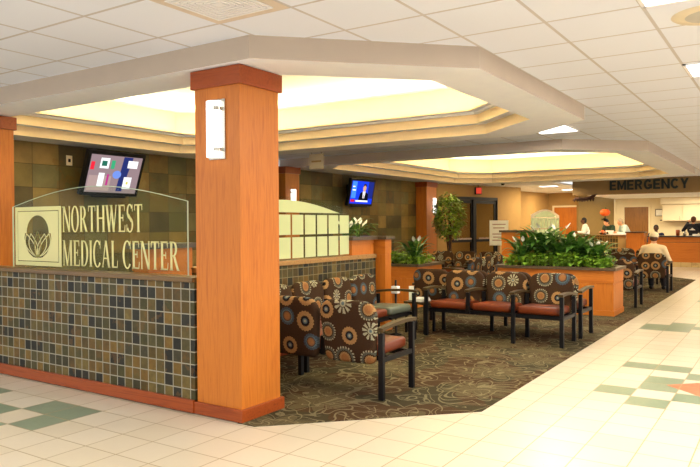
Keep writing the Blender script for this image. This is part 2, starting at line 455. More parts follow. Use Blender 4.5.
def soffit(o, i, idx):
    m = MB(); n = 8
    def ring(p, z): return [(a[0], a[1], z) for a in p]
    def band(A, B, mi, fl=False):
        m.mi = mi
        for k in range(n):
            q = [A[k], A[(k+1) % n], B[(k+1) % n], B[k]]
            m.face(q if not fl else q[::-1], False)
    band(ring(o, ZC), ring(o, ZS), 1)
    band(ring(o, ZS), ring(i, ZS), 0)
    r = [(0, ZS, 2), (0, 2.84, 0), (.14, 2.84, 2), (.14, 2.99, 0), (.28, 2.99, 2), (.28, 3.01, 0), (.2, 3.01, 0), (.2, 2.96, 0), (-.2, 2.96, 2), (-.2, 3.42, 2)]
    for a, b in zip(r, r[1:]):
        band(ring(offset(i, a[0]), a[1]), ring(offset(i, b[0]), b[1]), a[2])
    m.mi = 3
    m.face(ring(offset(i, -.2), 3.42), False)
    ob = m.build('ceiling_soffit', [M_soffit, M_fascia, M_tray, M_traytop], recalc=False); struct(ob)
soffit(TR1o, TR1i, 1); soffit(TR2o, TR2i, 2)

def ceiling():
    b = bmesh.new()
    def loop(pts):
        vs = [b.verts.new((p[0], p[1], ZC)) for p in pts]
        return [b.edges.new((vs[k], vs[(k+1) % len(vs)])) for k in range(len(vs))]
    E = loop([(-11, -3.5), (7, -3.5), (7, 22.5), (-11, 22.5)]) + loop(offset(TR1i, -.19)) + loop(offset(TR2i, -.19))
    bmesh.ops.triangle_fill(b, edges=E, use_beauty=True, use_dissolve=False)
    for f in b.faces:
        if f.normal.z > 0: f.normal_flip()
    m = MB(); m.add(b); struct(m.build('ceiling', M_ceil, recalc=False))
    # flush plaster ceiling past the second tray and over the nurses' station
    m = MB(); m.prism([(-12, 20.2), (-6.0, 20.2), (-6.0, 28.0), (-12, 28.0)], ZS, ZS+.05); struct(m.build('ceiling.001', M_soffit))
    m = MB(); m.prism([(-6.0, 22.56), (7, 22.56), (7, 30), (-6.0, 30)], 2.46, 2.5); struct(m.build('ceiling.002', M_soffit))
ceiling()

def diffuser_light(x0, x1, y0, y1, z, label, power=None, col=(1, .93, .82), cat='ceiling light', grp=None):
    t = thing('ceiling_light', label, cat, ((x0+x1)/2, (y0+y1)/2, z), 0, grp or 'recessed ceiling light panels')
    w, d = (x1-x0)/2, (y1-y0)/2
    m = MB()
    for a in ((-w, w, -d, -d+.025), (-w, w, d-.025, d), (-w, -w+.025, -d, d), (w-.025, w, -d, d)): m.box(a[0], a[1], a[2], a[3], -.012, .0)
    m.build('frame', M_white, t)
    bx('diffuser', M_panel, t, -w+.025, w-.025, -d+.025, d-.025, -.006, -.001)
    if power:
        area('lamp', ((x0+x1)/2, (y0+y1)/2, z-.02), 2*w-.08, power, col, sy=2*d-.08).parent = None
    return t
# ------------------------------------------------------------------ walls
def wall_line(name, A, B, z0, z1, mat, th=.12, side=1):
    A = Vector(A); B = Vector(B); d = (B-A).normalized(); nn = Vector((-d.y, d.x))*th*side
    m = MB().prism([tuple(A), tuple(B), tuple(B+nn), tuple(A+nn)], z0, z1)
    return struct(m.build(name, mat))
wall_line('wall_left', (-9.1, 2.4), (-9.1, 17.85), 0, 2.74, M_backstone, side=1)
wA, wB = (-8.8, 18.2), (-7.7, 22.4)
wd = (Vector(wB)-Vector(wA)).normalized()
def along(s, off=0.0):
    p = Vector(wA)+wd*s+Vector((wd.y, -wd.x))*off; return p
# tan wall with the glass double doors, built round the opening
s0, s1, hd = .52, 2.98, 2.33
wall_line('wall_back', wA, along(s0), 0, ZS, M_walltan)
wall_line('wall_back.001', along(s1), wB, 0, ZS, M_walltan)
wall_line('wall_back.002', along(s0), along(s1), hd, ZS, M_walltan)
wall_line('wall_back.003', (-9.1, 17.85), wA, 0, ZS+.02, M_walltan)
wall_line('wall_back.004', wB, (-8.75, 23.0), 0, ZS, M_walltan)
wall_line('wall_back.005', (-8.75, 23.0), (-8.3, 27.5), 0, ZS, M_walltan)
wall_line('wall_back.006', (-8.3, 27.5), (-7.06, 27.5), 0, ZS, M_walltan)
wall_line('wall_back.007', (-6.1, 29.0), (7, 29.0), 0, 2.5, M_wallcream)
wall_line('wall_back.008', (-7.12, 27.3), (-6.1, 29.0), 0, 2.72, M_wallol, .1, -1)
struct(MB().box(-6.1, -5.98, 28.90, 28.99, 0, 2.46).build('trim_1', M_wallcream))
# room seen beyond the glass doors
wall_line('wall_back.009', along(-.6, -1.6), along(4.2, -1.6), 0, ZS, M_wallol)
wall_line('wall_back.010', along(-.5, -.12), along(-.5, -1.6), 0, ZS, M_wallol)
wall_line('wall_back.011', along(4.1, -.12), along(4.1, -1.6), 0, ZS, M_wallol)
struct(MB().prism([tuple(along(-.6, -1.6)), tuple(along(-.6, 0)), tuple(along(4.2, 0)), tuple(along(4.2, -1.6))], ZS-.02, ZS+.02).build('ceiling.003', M_soffit))

# glass double door
rz = math.atan2(wd.y, wd.x)
def door_glass():
    p = along(s0); t = bpy.data.objects.new('door_1', None); COL.objects.link(t); t.location = (p.x, p.y, 0); t.rotation_euler = (0, 0, rz); struct(t)
    L = s1-s0
    m = MB()
    for x in (0, L): m.box(x-.04 if x else 0, x if x else .07, -.03, .1, 0, hd)
    m.box(0, L, -.03, .1, hd-.09, hd).box(L*.5-.06, L*.5+.06, -.03, .1, 0, hd-.09)
    m.build('door_frame', M_blackpl, t)
    for k in range(2):
        x0 = .07+k*(L/2-.01); x1 = x0+L/2-.12
        lf = MB()
        lf.box(x0, x0+.08, .0, .05, 0.02, hd-.1).box(x1-.08, x1, .0, .05, 0.02, hd-.1).box(x0, x1, .0, .05, hd-.2, hd-.1).box(x0, x1, .0, .05, .02, .26).box(x0, x1, 0, .05, .92, 1.0)
        leaf = lf.build('door_leaf', M_blackpl, t)
        MB().box(x0+.08, x1-.08, .02, .03, .26, hd-.2).build('glass_pane', M_dglass, leaf)
        MB().box(x0+.12, x1-.12, -.05, -.03, 1.0, 1.05).build('door_handle', M_chrome, leaf)
door_glass()

def framed_door(name, x0, x1, Y, h, mat, fmat, knob=1):
    t = bpy.data.objects.new(name, None); COL.objects.link(t); t.location = ((x0+x1)/2, Y, 0); struct(t)
    w = (x1-x0)/2; m = MB()
    for s in (-1, 1): m.box(min(s*w, s*(w+.07)), max(s*w, s*(w+.07)), -.06, -.002, 0, h+.07)
    m.box(-w, w, -.06, -.002, h, h+.07); m.build('door_frame', fmat, t)
    lf = bx('door_leaf', mat, t, -w+.004, w-.004, -.045, -.004, .01, h-.004)
    MB().tube([(knob*(w-.08), -.045, 1.0), (knob*(w-.08), -.09, 1.0), (knob*(w-.2), -.09, 1.0)], .011).build('door_handle', M_chrome, lf)
    return t
framed_door('door_2', -8.05, -7.12, 27.5, 2.13, M_dooror, M_wallcream)
framed_door('door_3', -5.65, -4.75, 29.0, 2.12, M_doorbr, M_wallcream, -1)
# small dark side door by the corridor corner
t = bpy.data.objects.new('door_4', None); COL.objects.link(t); t.location = (-8.72, 24.2, 0); t.rotation_euler = (0, 0, math.atan2(4.5, .45)); struct(t)
bx('door_frame', M_cab, t, -.06, 1.0, -.03, -.002, 0, 2.2); bx('door_leaf', M_dooror, t, 0, .94, -.05, -.03, .01, 2.13)

# EMERGENCY header
hdr = thing('sign_header', 'long taupe sign beam hanging from the ceiling with large dark capital letters', 'sign', (-4, 22.5, 0))
bx('beam', M_hdr, hdr, -2.0, 11, 0, .3, 2.40, 2.879)
def sans(ch):
    T = .25; Q = []
    def bar(x0, x1, z0, z1): Q.append([(x0, z0), (x1, z0), (x1, z1), (x0, z1)])
    def arc(cx, cz, rx, rz, a0, a1, n=16):
        for k in range(n):
            u, v = a0+(a1-a0)*k/n, a0+(a1-a0)*(k+1)/n
            Q.append([(cx+rx*math.cos(u), cz+rz*math.sin(u)), (cx+rx*math.cos(v), cz+rz*math.sin(v)),
                      (cx+(rx-T)*math.cos(v), cz+(rz-T*.9)*math.sin(v)), (cx+(rx-T)*math.cos(u), cz+(rz-T*.9)*math.sin(u))])
    if ch == 'E': bar(0, T, 0, 1); bar(T, .72, 0, .19); bar(T, .66, .41, .59); bar(T, .72, .81, 1); return Q, .74
    if ch == 'M':
        bar(0, T*.95, 0, 1); bar(.75, .75+T*.95, 0, 1)
        Q.append([(T*.9, 1), (T*.9, .66), (.42, .05), (.48, .05), (.48, .4)]); Q.append([(.76, 1), (.76, .66), (.54, .05), (.48, .05), (.48, .4)]); return Q, .96
    if ch == 'R':
        bar(0, T, 0, 1); bar(T, .45, .81, 1); bar(T, .45, .40, .57); arc(.45, .70, .33, .30, -PI/2, PI/2); Q.append([(.36, .42), (.6, .42), (.82, 0), (.57, 0)]); return Q, .84
    if ch in 'GC':
        arc(.45, .5, .45, .52, PI*.22, PI*1.78, 24)
        if ch == 'G': bar(.46, .86, .34, .5); bar(.68, .86, .08, .5)
        return Q, .88
    if ch == 'N': bar(0, T, 0, 1); bar(.62, .62+T, 0, 1); Q.append([(T*.8, 1), (0.02, 1), (.64, 0), (.82, 0)]); return Q, .84
    if ch == 'Y': bar(.31, .53, 0, .45); Q.append([(0, 1), (.25, 1), (.53, .44), (.31, .36)]); Q.append([(.84, 1), (.59, 1), (.31, .44), (.53, .36)]); return Q, .84
G_ = [sans(c) for c in 'EMERGENCY']; tot = sum(w for _, w in G_)+.11*8; x_ = -.83; k_ = 2.26/tot
for Q, w in G_:
    m = MB()
    for q in Q: m.plate([(x_+p[0]*k_, 2.525+p[1]*.3) for p in q], -.03, -.001)
    m.build('letter', M_teal, hdr); x_ += (w+.11)*k_

# ------------------------------------------------------------------ columns
def sconce(loc, rz, label, scale=1.0):
    t = thing('wall_sconce', label, 'lamp', loc, rz, 'white cylinder sconces on the columns')
    h = .23*scale*1.0; w = .075
    MB().box(-w, w+.02, -.012, 0, -h, h, bev=.002).build('backplate', M_chrome, t)
    m = MB(); m.smooth = True
    m.lathe([(.0, -h*.93), (.068, -h*.93), (.068, h*.93), (0, h*.93)], 20, (-.005, -.012), a0=PI, a1=2*PI)
    m.build('diffuser', M_sconce, t)
    for z in (-h*.68, h*.68):
        for a0, a1 in ((PI, PI*1.3), (PI*1.68, 2*PI)):
            MB().lathe([(.071, z-.014), (.071, z+.014)], 12, (-.005, -.012), a0=a0, a1=a1).build('clip', M_chrome, t)
    return t
def column(x0, x1, y0, y1, label, z1=2.705, base=.1, cap=.14):
    t = thing('wooden_column', label, 'column', ((x0+x1)/2, (y0+y1)/2, 0), 0, 'orange oak columns')
    w, d = (x1-x0)/2, (y1-y0)/2
    bx('shaft', M_wood, t, -w, w, -d, d, base, z1-cap)
    bx('base', M_cherry, t, -w-.025, w+.025, -d-.025, d+.025, .007, base, bev=.004)
    bx('cap', M_cherry, t, -w-.025, w+.025, -d-.025, d+.025, z1-cap, z1, bev=.004)
    return t
column(-3.945, -3.475, 3.805, 4.262, 'big square orange oak column with red trim and a sconce, at the front')
sconce((-3.71, 3.805, 2.235), 0, 'white cylinder sconce on the near face of the big front column')
column(-7.66, -7.22, 3.985, 4.235, 'orange oak column cut off by the left edge of the picture')
column(-9.09, -8.75, 10.95, 11.42, 'orange column on the stone wall seen just right of the big front column')
sconce((-8.75, 11.19, 2.02), PI/2, 'slim white sconce on the narrow column behind the arched glass')
column(-9.09, -8.75, 17.4, 18.05, 'orange column at the far end of the stone wall beside the potted tree')
sconce((-8.75, 17.86, 2.03), PI/2, 'white sconce on the column beside the potted tree')

# ------------------------------------------------------------------ half walls
def half_wall_front():
    t = thing('half_wall', 'slate mosaic half wall with orange base running left from the big column', 'half wall', (-6.53, 3.87, 0))
    X0, X1 = -2.57, 2.57
    for nm, a, b in (('mosaic_panel', -2.57, 2.57),):
        m = MB().box(a, b, -.09+.012, .09-.012, .1, 1.045); o = m.build(nm, M_stonex, t)
        bx('base_trim', M_cherry, t, a, b, -.1, .1, .01, .11, bev=.003)
        bx('ledge', M_ledge, t, a, b, -.1, .1, 1.045, 1.085, bev=.006, label='brown wooden ledge')
    return t
half_wall_front()

def half_wall_side(y0, y1, X, label, gy0, gy1, glabel, flip=1):
    """stone half wall running away from the camera, pillar and planter blocks at its ends, arched glass on top"""
    t = thing('half_wall', label, 'half wall', (X-.1, (y0+y1)/2, 0))
    L = (y1-y0)/2
    bx('mosaic_panel', M_stoney, t, -.09, .1, -L, L, .1, 1.03)
    bx('base_trim', M_cherryy, t, -.1, .11, -L, L, .007, .1)
    bx('ledge', M_tan, t, -.11, .12, -L, L, 1.03, 1.085, bev=.006, label='tan wooden ledge')
    # arched glass
    g = thing('arched_glass_screen', glabel, 'glass screen', (X-.02, (gy0+gy1)/2, 1.086))
    W = (gy1-gy0)/2
    def top(y): return .60+.14*math.cos(y/W*PI/2)
    n = 20; poly = [(-W, 0), (W, 0)]+[(W-2*W*k/n, top(W-2*W*k/n)) for k in range(n+1)]
    MB().plate(poly, -.005, .005, 'yz').build('glass_pane', M_glass, g)
    nc = int(round(2*W/.24)); cw = 2*W/nc
    for r, (z0, z1) in enumerate(((.02, .265), (.295, .53))):
        for k in range(nc):
            bx('frosted_square', M_frost2, g, .0055, .0075, -W+k*cw+.017, -W+(k+1)*cw-.017, z0, z1)
    poly = [(W*.93, .555), ]+[(W*.93-1.86*W*k/n, max(.556, .50+.20*math.cos((W*.93-1.86*W*k/n)/W*PI/2))) for k in range(n+1)]+[(-W*.93, .555)]
    MB().plate(poly, .0055, .0075, 'yz').build('frosted_arch', M_frost2, g)
    return t
half_wall_side(4.70, 8.08, -4.86, 'mosaic half wall behind the nearest chairs, topped by arched glass', 4.72, 7.44, 'arched glass screen with pale green frosted squares behind the big front column')
half_wall_side(14.9, 18.0, -4.9, 'far half wall under the small arched glass screen', 14.98, 17.2, 'far arched glass screen glowing above the plants of the central planter')

def planter_box(name, label, x0, x1, y0, y1, z, cat='planter', cap=.045, reveal=.2, soil=True, over=.03, z0=0.0):
    t = thing(name, label, cat, ((x0+x1)/2, (y0+y1)/2, z0), 0, 'orange planter boxes and blocks'); w, d = (x1-x0)/2, (y1-y0)/2; z -= z0
    if z0: reveal = .05
    m = MB().box(-w+.012, w-.012, -d+.012, d-.012, .0, z-cap-reveal-.012)
    m.box(-w+.02, w-.02, -d+.02, d-.02, z-cap-reveal-.012, z-cap-reveal)
    m.build('body', M_wood, t)
    bx('upper_panel', M_woodh, t, -w+.008, w-.008, -d+.008, d-.008, z-cap-reveal, z-cap)
    if not z0: bx('base_trim', M_woodh, t, -w+.0, w-.0, -d+.0, d-.0, .006, .09)
    m = MB()
    e = .09
    for a in ((-w-over, w+over, -d-over, -d+e), (-w-over, w+over, d-e, d+over), (-w-over, -w+e, -d+e, d-e), (w-e, w+over, -d+e, d-e)):
        m.box(a[0], a[1], a[2], a[3], z-cap, z)
    m.build('cap', M_stonetop, t)
    if soil: bx('soil', M_soil, t, -w+e, w-e, -d+e, d-e, z-cap, z-.012)
    return t
# raised end blocks of the half walls
planter_box('planter_block', 'orange end block of the half wall holding white lilies, left of the low planter', -5.12, -4.86, 7.48, 8.06, 1.33, z0=1.086)
planter_box('pillar_block', 'plain orange block closing the half wall beside the low planter', -5.20, -4.73, 8.13, 8.32, 1.33, 'planter')
planter_box('planter_block', 'orange block seen through the lettered glass beside the big column', -5.10, -4.86, 4.1, 4.65, 1.33)
planter_box('planter_block', 'orange block with dark top left of the central planter plants', -5.37, -4.79, 14.3, 14.88, 1.345)
planter_box('planter_box', 'large central orange planter box full of lilies and greenery', -4.30, -2.35, 11.25, 12.0, .775)
planter_box('planter_box', 'low orange planter box with bright greenery behind the lily block', -7.2, -5.56, 10.7, 11.7, .775)

# ------------------------------------------------------------------ lettered glass on the front half wall
def front_glass():
    g = thing('lettered_glass_screen', 'large clear glass screen with frosted emblem and hospital name on the front half wall', 'glass screen', (-5.365, 3.87, 1.086))
    W = 1.26
    def top(x): return .61+.165*math.cos(x/W*PI/2)
    n = 28
    poly = [(-W, 0), (W, 0)]+[(W-2*W*k/n, top(W-2*W*k/n)) for k in range(n+1)]
    MB().plate(poly, -.005, .005).build('glass_pane', M_glass, g)
    m = MB()
    for k in range(n):
        a, b = W-2*W*k/n, W-2*W*(k+1)/n
        m.tube([(a, 0, top(a)), (b, 0, top(b))], .0035, 5, False)
    for s in (-1, 1): m.box(s*W-.003, s*W+.003, -.0055, .0055, 0, top(W))
    m.build('polished_edge', M_edge, g)
    # lotus emblem: a frosted square with a clear inner line and a clear egg-shaped opening crossed by frosted petal lines
    cx, cz, hw = -.825, .315, .385
    hz = .29
    y0, y1 = -.0075, -.0055
    m = MB()
    def bars(a, b, c, d, th):   # rectangular ring
        m.box(a, b, y0, y1, c, c+th); m.box(a, b, y0, y1, d-th, d); m.box(a, a+th, y0, y1, c+th, d-th); m.box(b-th, b, y0, y1, c+th, d-th)
    bars(cx-hw, cx+hw, cz-hz, cz+hz, .04)
    # inner square with opening, filled by triangle fill
    b = bmesh.new()
    def loop(pts):
        vs = [b.verts.new((p[0], y0, p[1])) for p in pts]
        return [b.edges.new((vs[k], vs[(k+1) % len(vs)])) for k in range(len(vs))]
    iw, iz = hw-.047, hz-.047
    hole = []
    for k in range(25):       # upper arc
        a = PI*k/24; hole.append((cx+.185*math.cos(a), cz+.03+.175*math.sin(a)))
    # lower petals outline
    for px, pz in ((-.215, .03), (-.225, -.02), (-.20, -.10), (-.15, -.165), (-.08, -.205), (0, -.215), (.08, -.205), (.15, -.165), (.20, -.10), (.225, -.02), (.215, .03)):
        hole.append((cx+px, cz+pz))
    E = loop([(cx-iw, cz-iz), (cx+iw, cz-iz), (cx+iw, cz+iz), (cx-iw, cz+iz)])+loop(hole)
    bmesh.ops.triangle_fill(b, edges=E, use_beauty=True)
    m.add(b)
    def strip(pts, w):
        for (a, c) in zip(pts, pts[1:]):
            A = Vector((a[0], a[1])); B = Vector((c[0], c[1])); d = (B-A).normalized(); nn = Vector((-d.y, d.x))*w/2
            m.face([(p.x, y0, p.y) for p in (A-nn, B-nn, B+nn, A+nn)])
    for s in (-1, 1):
        for tipx, bul in ((0.0, .055), (.115, .07), (.19, .075)):
            L = []; R = []
            for k in range(11):
                u = k/10; z = cz-.205+u*(.255 if tipx == 0 else .23)
                mid = s*(tipx*(u**.6)); wd_ = bul*math.sin(PI*min(1, u*.95+.05))
                L.append((cx+mid-wd_, z)); R.append((cx+mid+wd_, z))
            strip(L, .011); strip(R, .011)
    m.build('lotus_emblem', M_frost, g)
    # serif capitals
    def glyph(ch):
        T, t, sh, se = .16, .05, .035, .05
        Q = []
        def line(x0, z0, x1, z1, w): Q.append([(x0-w/2, z0), (x0+w/2, z0), (x1+w/2, z1), (x1-w/2, z1)])
        def stem(x, w=T, a=0, b=1):
            line(x, a, x, b, w)
        def serif(x, z, w=T):
            h = sh if z < .5 else -sh
            Q.append([(x-w/2-se, z), (x+w/2+se, z), (x+w/2+se*.6, z+h), (x-w/2-se*.6, z+h)])
        def hbar(x0, x1, z, h=t): Q.append([(x0, z-h/2), (x1, z-h/2), (x1, z+h/2), (x0, z+h/2)])
        def arc(cx, cz, rx, rz, a0, a1, wx, wz, n=14):
            for k in range(n):
                u, v = a0+(a1-a0)*k/n, a0+(a1-a0)*(k+1)/n
                Q.append([(cx+rx*math.cos(u), cz+rz*math.sin(u)), (cx+rx*math.cos(v), cz+rz*math.sin(v)),
                          (cx+(rx-wx)*math.cos(v), cz+(rz-wz)*math.sin(v)), (cx+(rx-wx)*math.cos(u), cz+(rz-wz)*math.sin(u))])
        if ch == 'N':
            stem(.1, t+.02); stem(.7, t+.02); line(.14, 1, .68, 0, T); serif(.08, 1, .1); serif(.1, 0, t); serif(.7, 1, t); return Q, .8
        if ch == 'O': arc(.38, .5, .38, .52, 0, 2*PI, T, t, 28); return Q, .76
        if ch == 'R':
            stem(.15); serif(.15, 1); serif(.15, 0); arc(.3, .74, .3, .26, -PI/2, PI/2, T, t); hbar(.15, .32, .975); hbar(.15, .32, .5)
            line(.36, .5, .66, 0, T); serif(.68, 0, .08); return Q, .78
        if ch == 'T':
            stem(.33); serif(.33, 0); hbar(0, .66, .975)
            Q.append([(0, 1), (.05, 1), (.03, .78), (0, .78)]); Q.append([(.61, 1), (.66, 1), (.66, .78), (.63, .78)]); return Q, .68
        if ch == 'H':
            stem(.14); stem(.66); hbar(.14, .66, .52)
            for x in (.14, .66): serif(x, 0); serif(x, 1)
            return Q, .8
        if ch == 'W':
            line(.1, 1, .33, 0, T); line(.33, 0, .52, 1, t+.01); line(.5, 1, .73, 0, T); line(.73, 0, .95, 1, t+.01)
            for x, w in ((.1, T), (.5, T), (.95, t)): serif(x, 1, w)
            return Q, 1.04
        if ch == 'E':
            stem(.15); serif(.15, 1); serif(.15, 0); hbar(.1, .58, .975); hbar(.1, .6, .025); hbar(.15, .44, .52)
            Q.append([(.53, 1), (.58, 1), (.58, .77), (.56, .77)]); Q.append([(.55, 0), (.6, 0), (.63, .25), (.6, .25)])
            Q.append([(.42, .4), (.46, .4), (.46, .64), (.42, .64)]); return Q, .66
        if ch == 'S':
            arc(.3, .74, .26, .28, PI*.15, PI*1.42, .12, t); arc(.3, .26, .28, .28, -PI*.85, PI*.42, .12, t)
            line(.14, .66, .46, .36, T+.02)
            Q.append([(.5, 1), (.53, 1), (.53, .74), (.5, .74)]); Q.append([(.03, 0), (.06, 0), (.06, .28), (.03, .28)]); return Q, .62
        if ch == 'M':
            stem(.1, t+.01); stem(.82); line(.12, 1, .46, 0, T-.02); line(.46, 0, .78, 1, t+.01)
            serif(.1, 0, t); serif(.82, 0); serif(.1, 1, .08); serif(.82, 1); return Q, .98
        if ch == 'D':
            stem(.15); hbar(.08, .36, .975); hbar(.08, .36, .025); arc(.3, .5, .42, .5, -PI/2, PI/2, T, t, 18); return Q, .76
        if ch == 'I': stem(.14); serif(.14, 0); serif(.14, 1); return Q, .3
        if ch == 'C':
            arc(.4, .5, .4, .52, PI*.24, PI*1.76, T, t, 24); Q.append([(.64, 1), (.68, 1), (.68, .7), (.65, .7)]); return Q, .74
        if ch == 'A':
            line(.08, 0, .36, 1, t+.01); line(.38, 1, .66, 0, T); hbar(.16, .54, .34); serif(.08, 0, t); serif(.66, 0, T*.8); return Q, .78
        if ch == 'L':
            stem(.15); serif(.15, 1); hbar(.08, .56, .025); Q.append([(.52, 0), (.56, 0), (.6, .27), (.57, .27)]); return Q, .62
        return Q, .28
    def word(txt, x0, x1, z0, h):
        G = [glyph(c) for c in txt]; tot = sum(w for _, w in G)+.07*(len(G)-1)
        k = (x1-x0)/tot; x = x0
        for c, (Q, w) in zip(txt, G):
            if Q:
                m = MB()
                for q in Q: m.plate([(x+p[0]*k, z0+p[1]*h) for p in q], y1, y0)
                m.build('letter', M_frost, g)
            x += (w+.07)*k
    word('NORTHWEST', -.418, .715, .358, .24)
    word('MEDICAL CENTER', -.418, 1.165, .04, .24)
front_glass()

# ------------------------------------------------------------------ tandem benches
def rounded(w, z0, z1, rt, rb, taper=0.0, n=6):
    pts = []
    def corner(cx, cz, r, a0):
        for k in range(n+1):
            a = a0+PI/2*k/n; pts.append((cx+r*math.cos(a), cz+r*math.sin(a)))
    corner(w-rt, z1-rt, rt, 0); corner(-w+rt, z1-rt, rt, PI/2)
    corner(-w+taper+rb, z0+rb, rb, PI); corner(w-taper-rb, z0+rb, rb, 1.5*PI)
    return pts
def pad(outline, th, bul, map3):
    """soft pad: outline in 2D, thickness th, puffed faces"""
    b = bmesh.new()
    cx = sum(p[0] for p in outline)/len(outline); cz = sum(p[1] for p in outline)/len(outline)
    def ring(k, y): return [b.verts.new(map3(cx+(p[0]-cx)*k, y, cz+(p[1]-cz)*k)) for p in outline]
    seq = [(.55, -th/2-bul), (.86, -th/2-bul*.5), (.96, -th/2), (1, -th/2+.018), (1, th/2-.018), (.96, th/2), (.86, th/2+bul*.5), (.55, th/2+bul)]
    R = [ring(k, y) for k, y in seq]; n = len(outline)
    for a, c in zip(R, R[1:]):
        for k in range(n): b.faces.new([a[k], a[(k+1) % n], c[(k+1) % n], c[k]])
    b.faces.new(R[0]); b.faces.new(R[-1])
    return b
SW = .6
def bench(n, label, loc, rz, seatmats, group='tandem benches in the waiting area', legs=None, mid=True):
    """n seats in a row; local front is -y, backrests at y = 0"""
    t = thing('tandem_bench', label, 'bench', (loc[0], loc[1], loc[2] if len(loc) > 2 else .006), rz, group)
    W = n*SW/2
    for k in range(n):
        cx = -W+(k+.5)*SW
        m = MB(); m.smooth = True
        m.add(pad(rounded(.288, .30, .84, .13, .06, .035), .07, .012, lambda x, y, z: (x, y+.0+(z-.3)*.10, z)), smooth=True)
        o = m.build('backrest', M_fab, t); o.location = (cx, 0, 0)
        m = MB(); m.smooth = True
        m.add(pad(rounded(.262, -.535, -.045, .04, .04), .085, .012, lambda x, y, z: (x, z, .415+y+(.03*(-z)-.01))), smooth=True)
        o = m.build('seat', seatmats[k % len(seatmats)], t); o.location = (cx, 0, 0)
    m = MB()
    m.box(-W, W, -.50, -.45, .315, .365).box(-W, W, -.14, -.09, .315, .365)
    m.build('rail', M_black, t)
    for k in range(n+1):
        x = -W+k*SW
        full = (k in (0, n)) or (legs is None and k % 2 == n % 2) or (legs and k in legs)
        zb = 0 if full else .33
        for (y, zt) in ((-.55, .605), (-.01, .57)):
            if not mid and k not in (0, n): zt = .36 if y < -.3 else .5
            bx('leg', M_black, t, x-.024, x+.024, y-.02, y+.02, zb, zt, bev=.004)
        if full: bx('side_stretcher', M_black, t, x-.018, x+.018, -.53, -.03, .32, .36)
        if not mid and k not in (0, n): continue
        m = MB(); N_ = 10
        for j in range(N_):
            def P(u): return (-.60+u*.62, .585+.05*math.sin(PI*min(1, (1-u)*.55+.12))-.0+.012)
            a, b_ = P(j/N_), P((j+1)/N_)
            w = .03
            za, zb_ = a[1], b_[1]
            m.face([(x-w, a[0], za), (x+w, a[0], za), (x+w, b_[0], zb_), (x-w, b_[0], zb_)])
            m.face([(x-w, b_[0], zb_-.03), (x+w, b_[0], zb_-.03), (x+w, a[0], za-.03), (x-w, a[0], za-.03)])
            m.face([(x-w, a[0], za-.03), (x-w, a[0], za), (x-w, b_[0], zb_), (x-w, b_[0], zb_-.03)])
            m.face([(x+w, a[0], za), (x+w, a[0], za-.03), (x+w, b_[0], zb_-.03), (x+w, b_[0], zb_)])
            if j == 0: m.face([(x-w, a[0], za), (x-w, a[0], za-.03), (x+w, a[0], za-.03), (x+w, a[0], za)])
            if j == N_-1: m.face([(x+w, b_[0], zb_), (x+w, b_[0], zb_-.03), (x-w, b_[0], zb_-.03), (x-w, b_[0], zb_)])
        bmesh.ops.remove_doubles(m.b, verts=m.b.verts[:], dist=.0005)
        m.build('armrest', M_arm, t)
    return t
bench(2, 'nearest bench, its two patterned backs turned to the camera beside the big column', (-3.50, 4.90), PI, [M_rust], mid=False)
bench(3, 'three-seat bench with rust seats facing the camera in the middle', (-3.19, 8.66), 0, [M_rust], legs=[2])
bench(4, 'four-seat bench back to back behind the rust three-seater, facing away', (-3.47, 8.88), PI, [M_rust])
bench(4, 'bench along the arched glass half wall with a grey-green end seat', (-4.62, 6.52), PI/2, [M_rust, M_rust, M_rust, M_grey], mid=False)
bench(2, 'bench right behind the central planter with dark backs turned this way', (-2.88, 12.62), PI, [M_rust])
bench(2, 'bench with the seated man in the cream cap', (-2.79, 15.62), PI, [M_rust])
bench(2, 'far bench beyond the seated man, showing only a back top', (-3.3, 18.2), 0, [M_rust])
bench(3, 'far bench facing the camera in front of the orange column and tree', (-6.42, 14.75), 0, [M_rust])
bench(3, 'bench seen edge-on left of the central planter, facing the stone wall', (-5.12, 12.75), -PI/2, [M_rust])

# side table at the end of the rust bench, with things on it
t = thing('side_table', 'low brown side table left of the rust three-seat bench', 'table', (-4.30, 8.34, .006))
bx('table_top', M_arm, t, -.17, .17, -.17, .17, .40, .43, bev=.004)
for sx_ in (-1, 1):
    for sy_ in (-1, 1): bx('leg', M_black, t, sx_*.14-.015, sx_*.14+.015, sy_*.14-.015, sy_*.14+.015, 0, .40)
t = thing('magazine_stack', 'white magazines lying on the side table', 'magazines', (-4.27, 8.32, .4365))
for k in range(4):
    o = bx('magazine', M_paper, t, -.08, .08, -.11, .11, k*.011, k*.011+.010); o.rotation_euler = (0, 0, .12*k-.2)
t = thing('brochure_holder', 'clear-fronted stand of white leaflets on the side table corner', 'brochure holder', (-4.415, 8.3, .4365), .5)
bx('stand', M_glass, t, -.045, .045, -.025, .025, 0, .16); bx('leaflets', M_paper, t, -.035, .035, -.01, .012, .004, .2)
t = thing('floor_sanitizer_stand', 'slim black post with a white dispenser in front of the orange block', 'dispenser', (-4.45, 7.92, .006))
m = MB(); m.lathe([(0, 0), (.08, 0), (.08, .015), (.014, .03), (.014, .74), (0, .74)], 16); m.build('post', M_blackpl, t)
bx('dispenser', M_white, t, -.05, .05, -.045, .03, .56, .66, bev=.01)

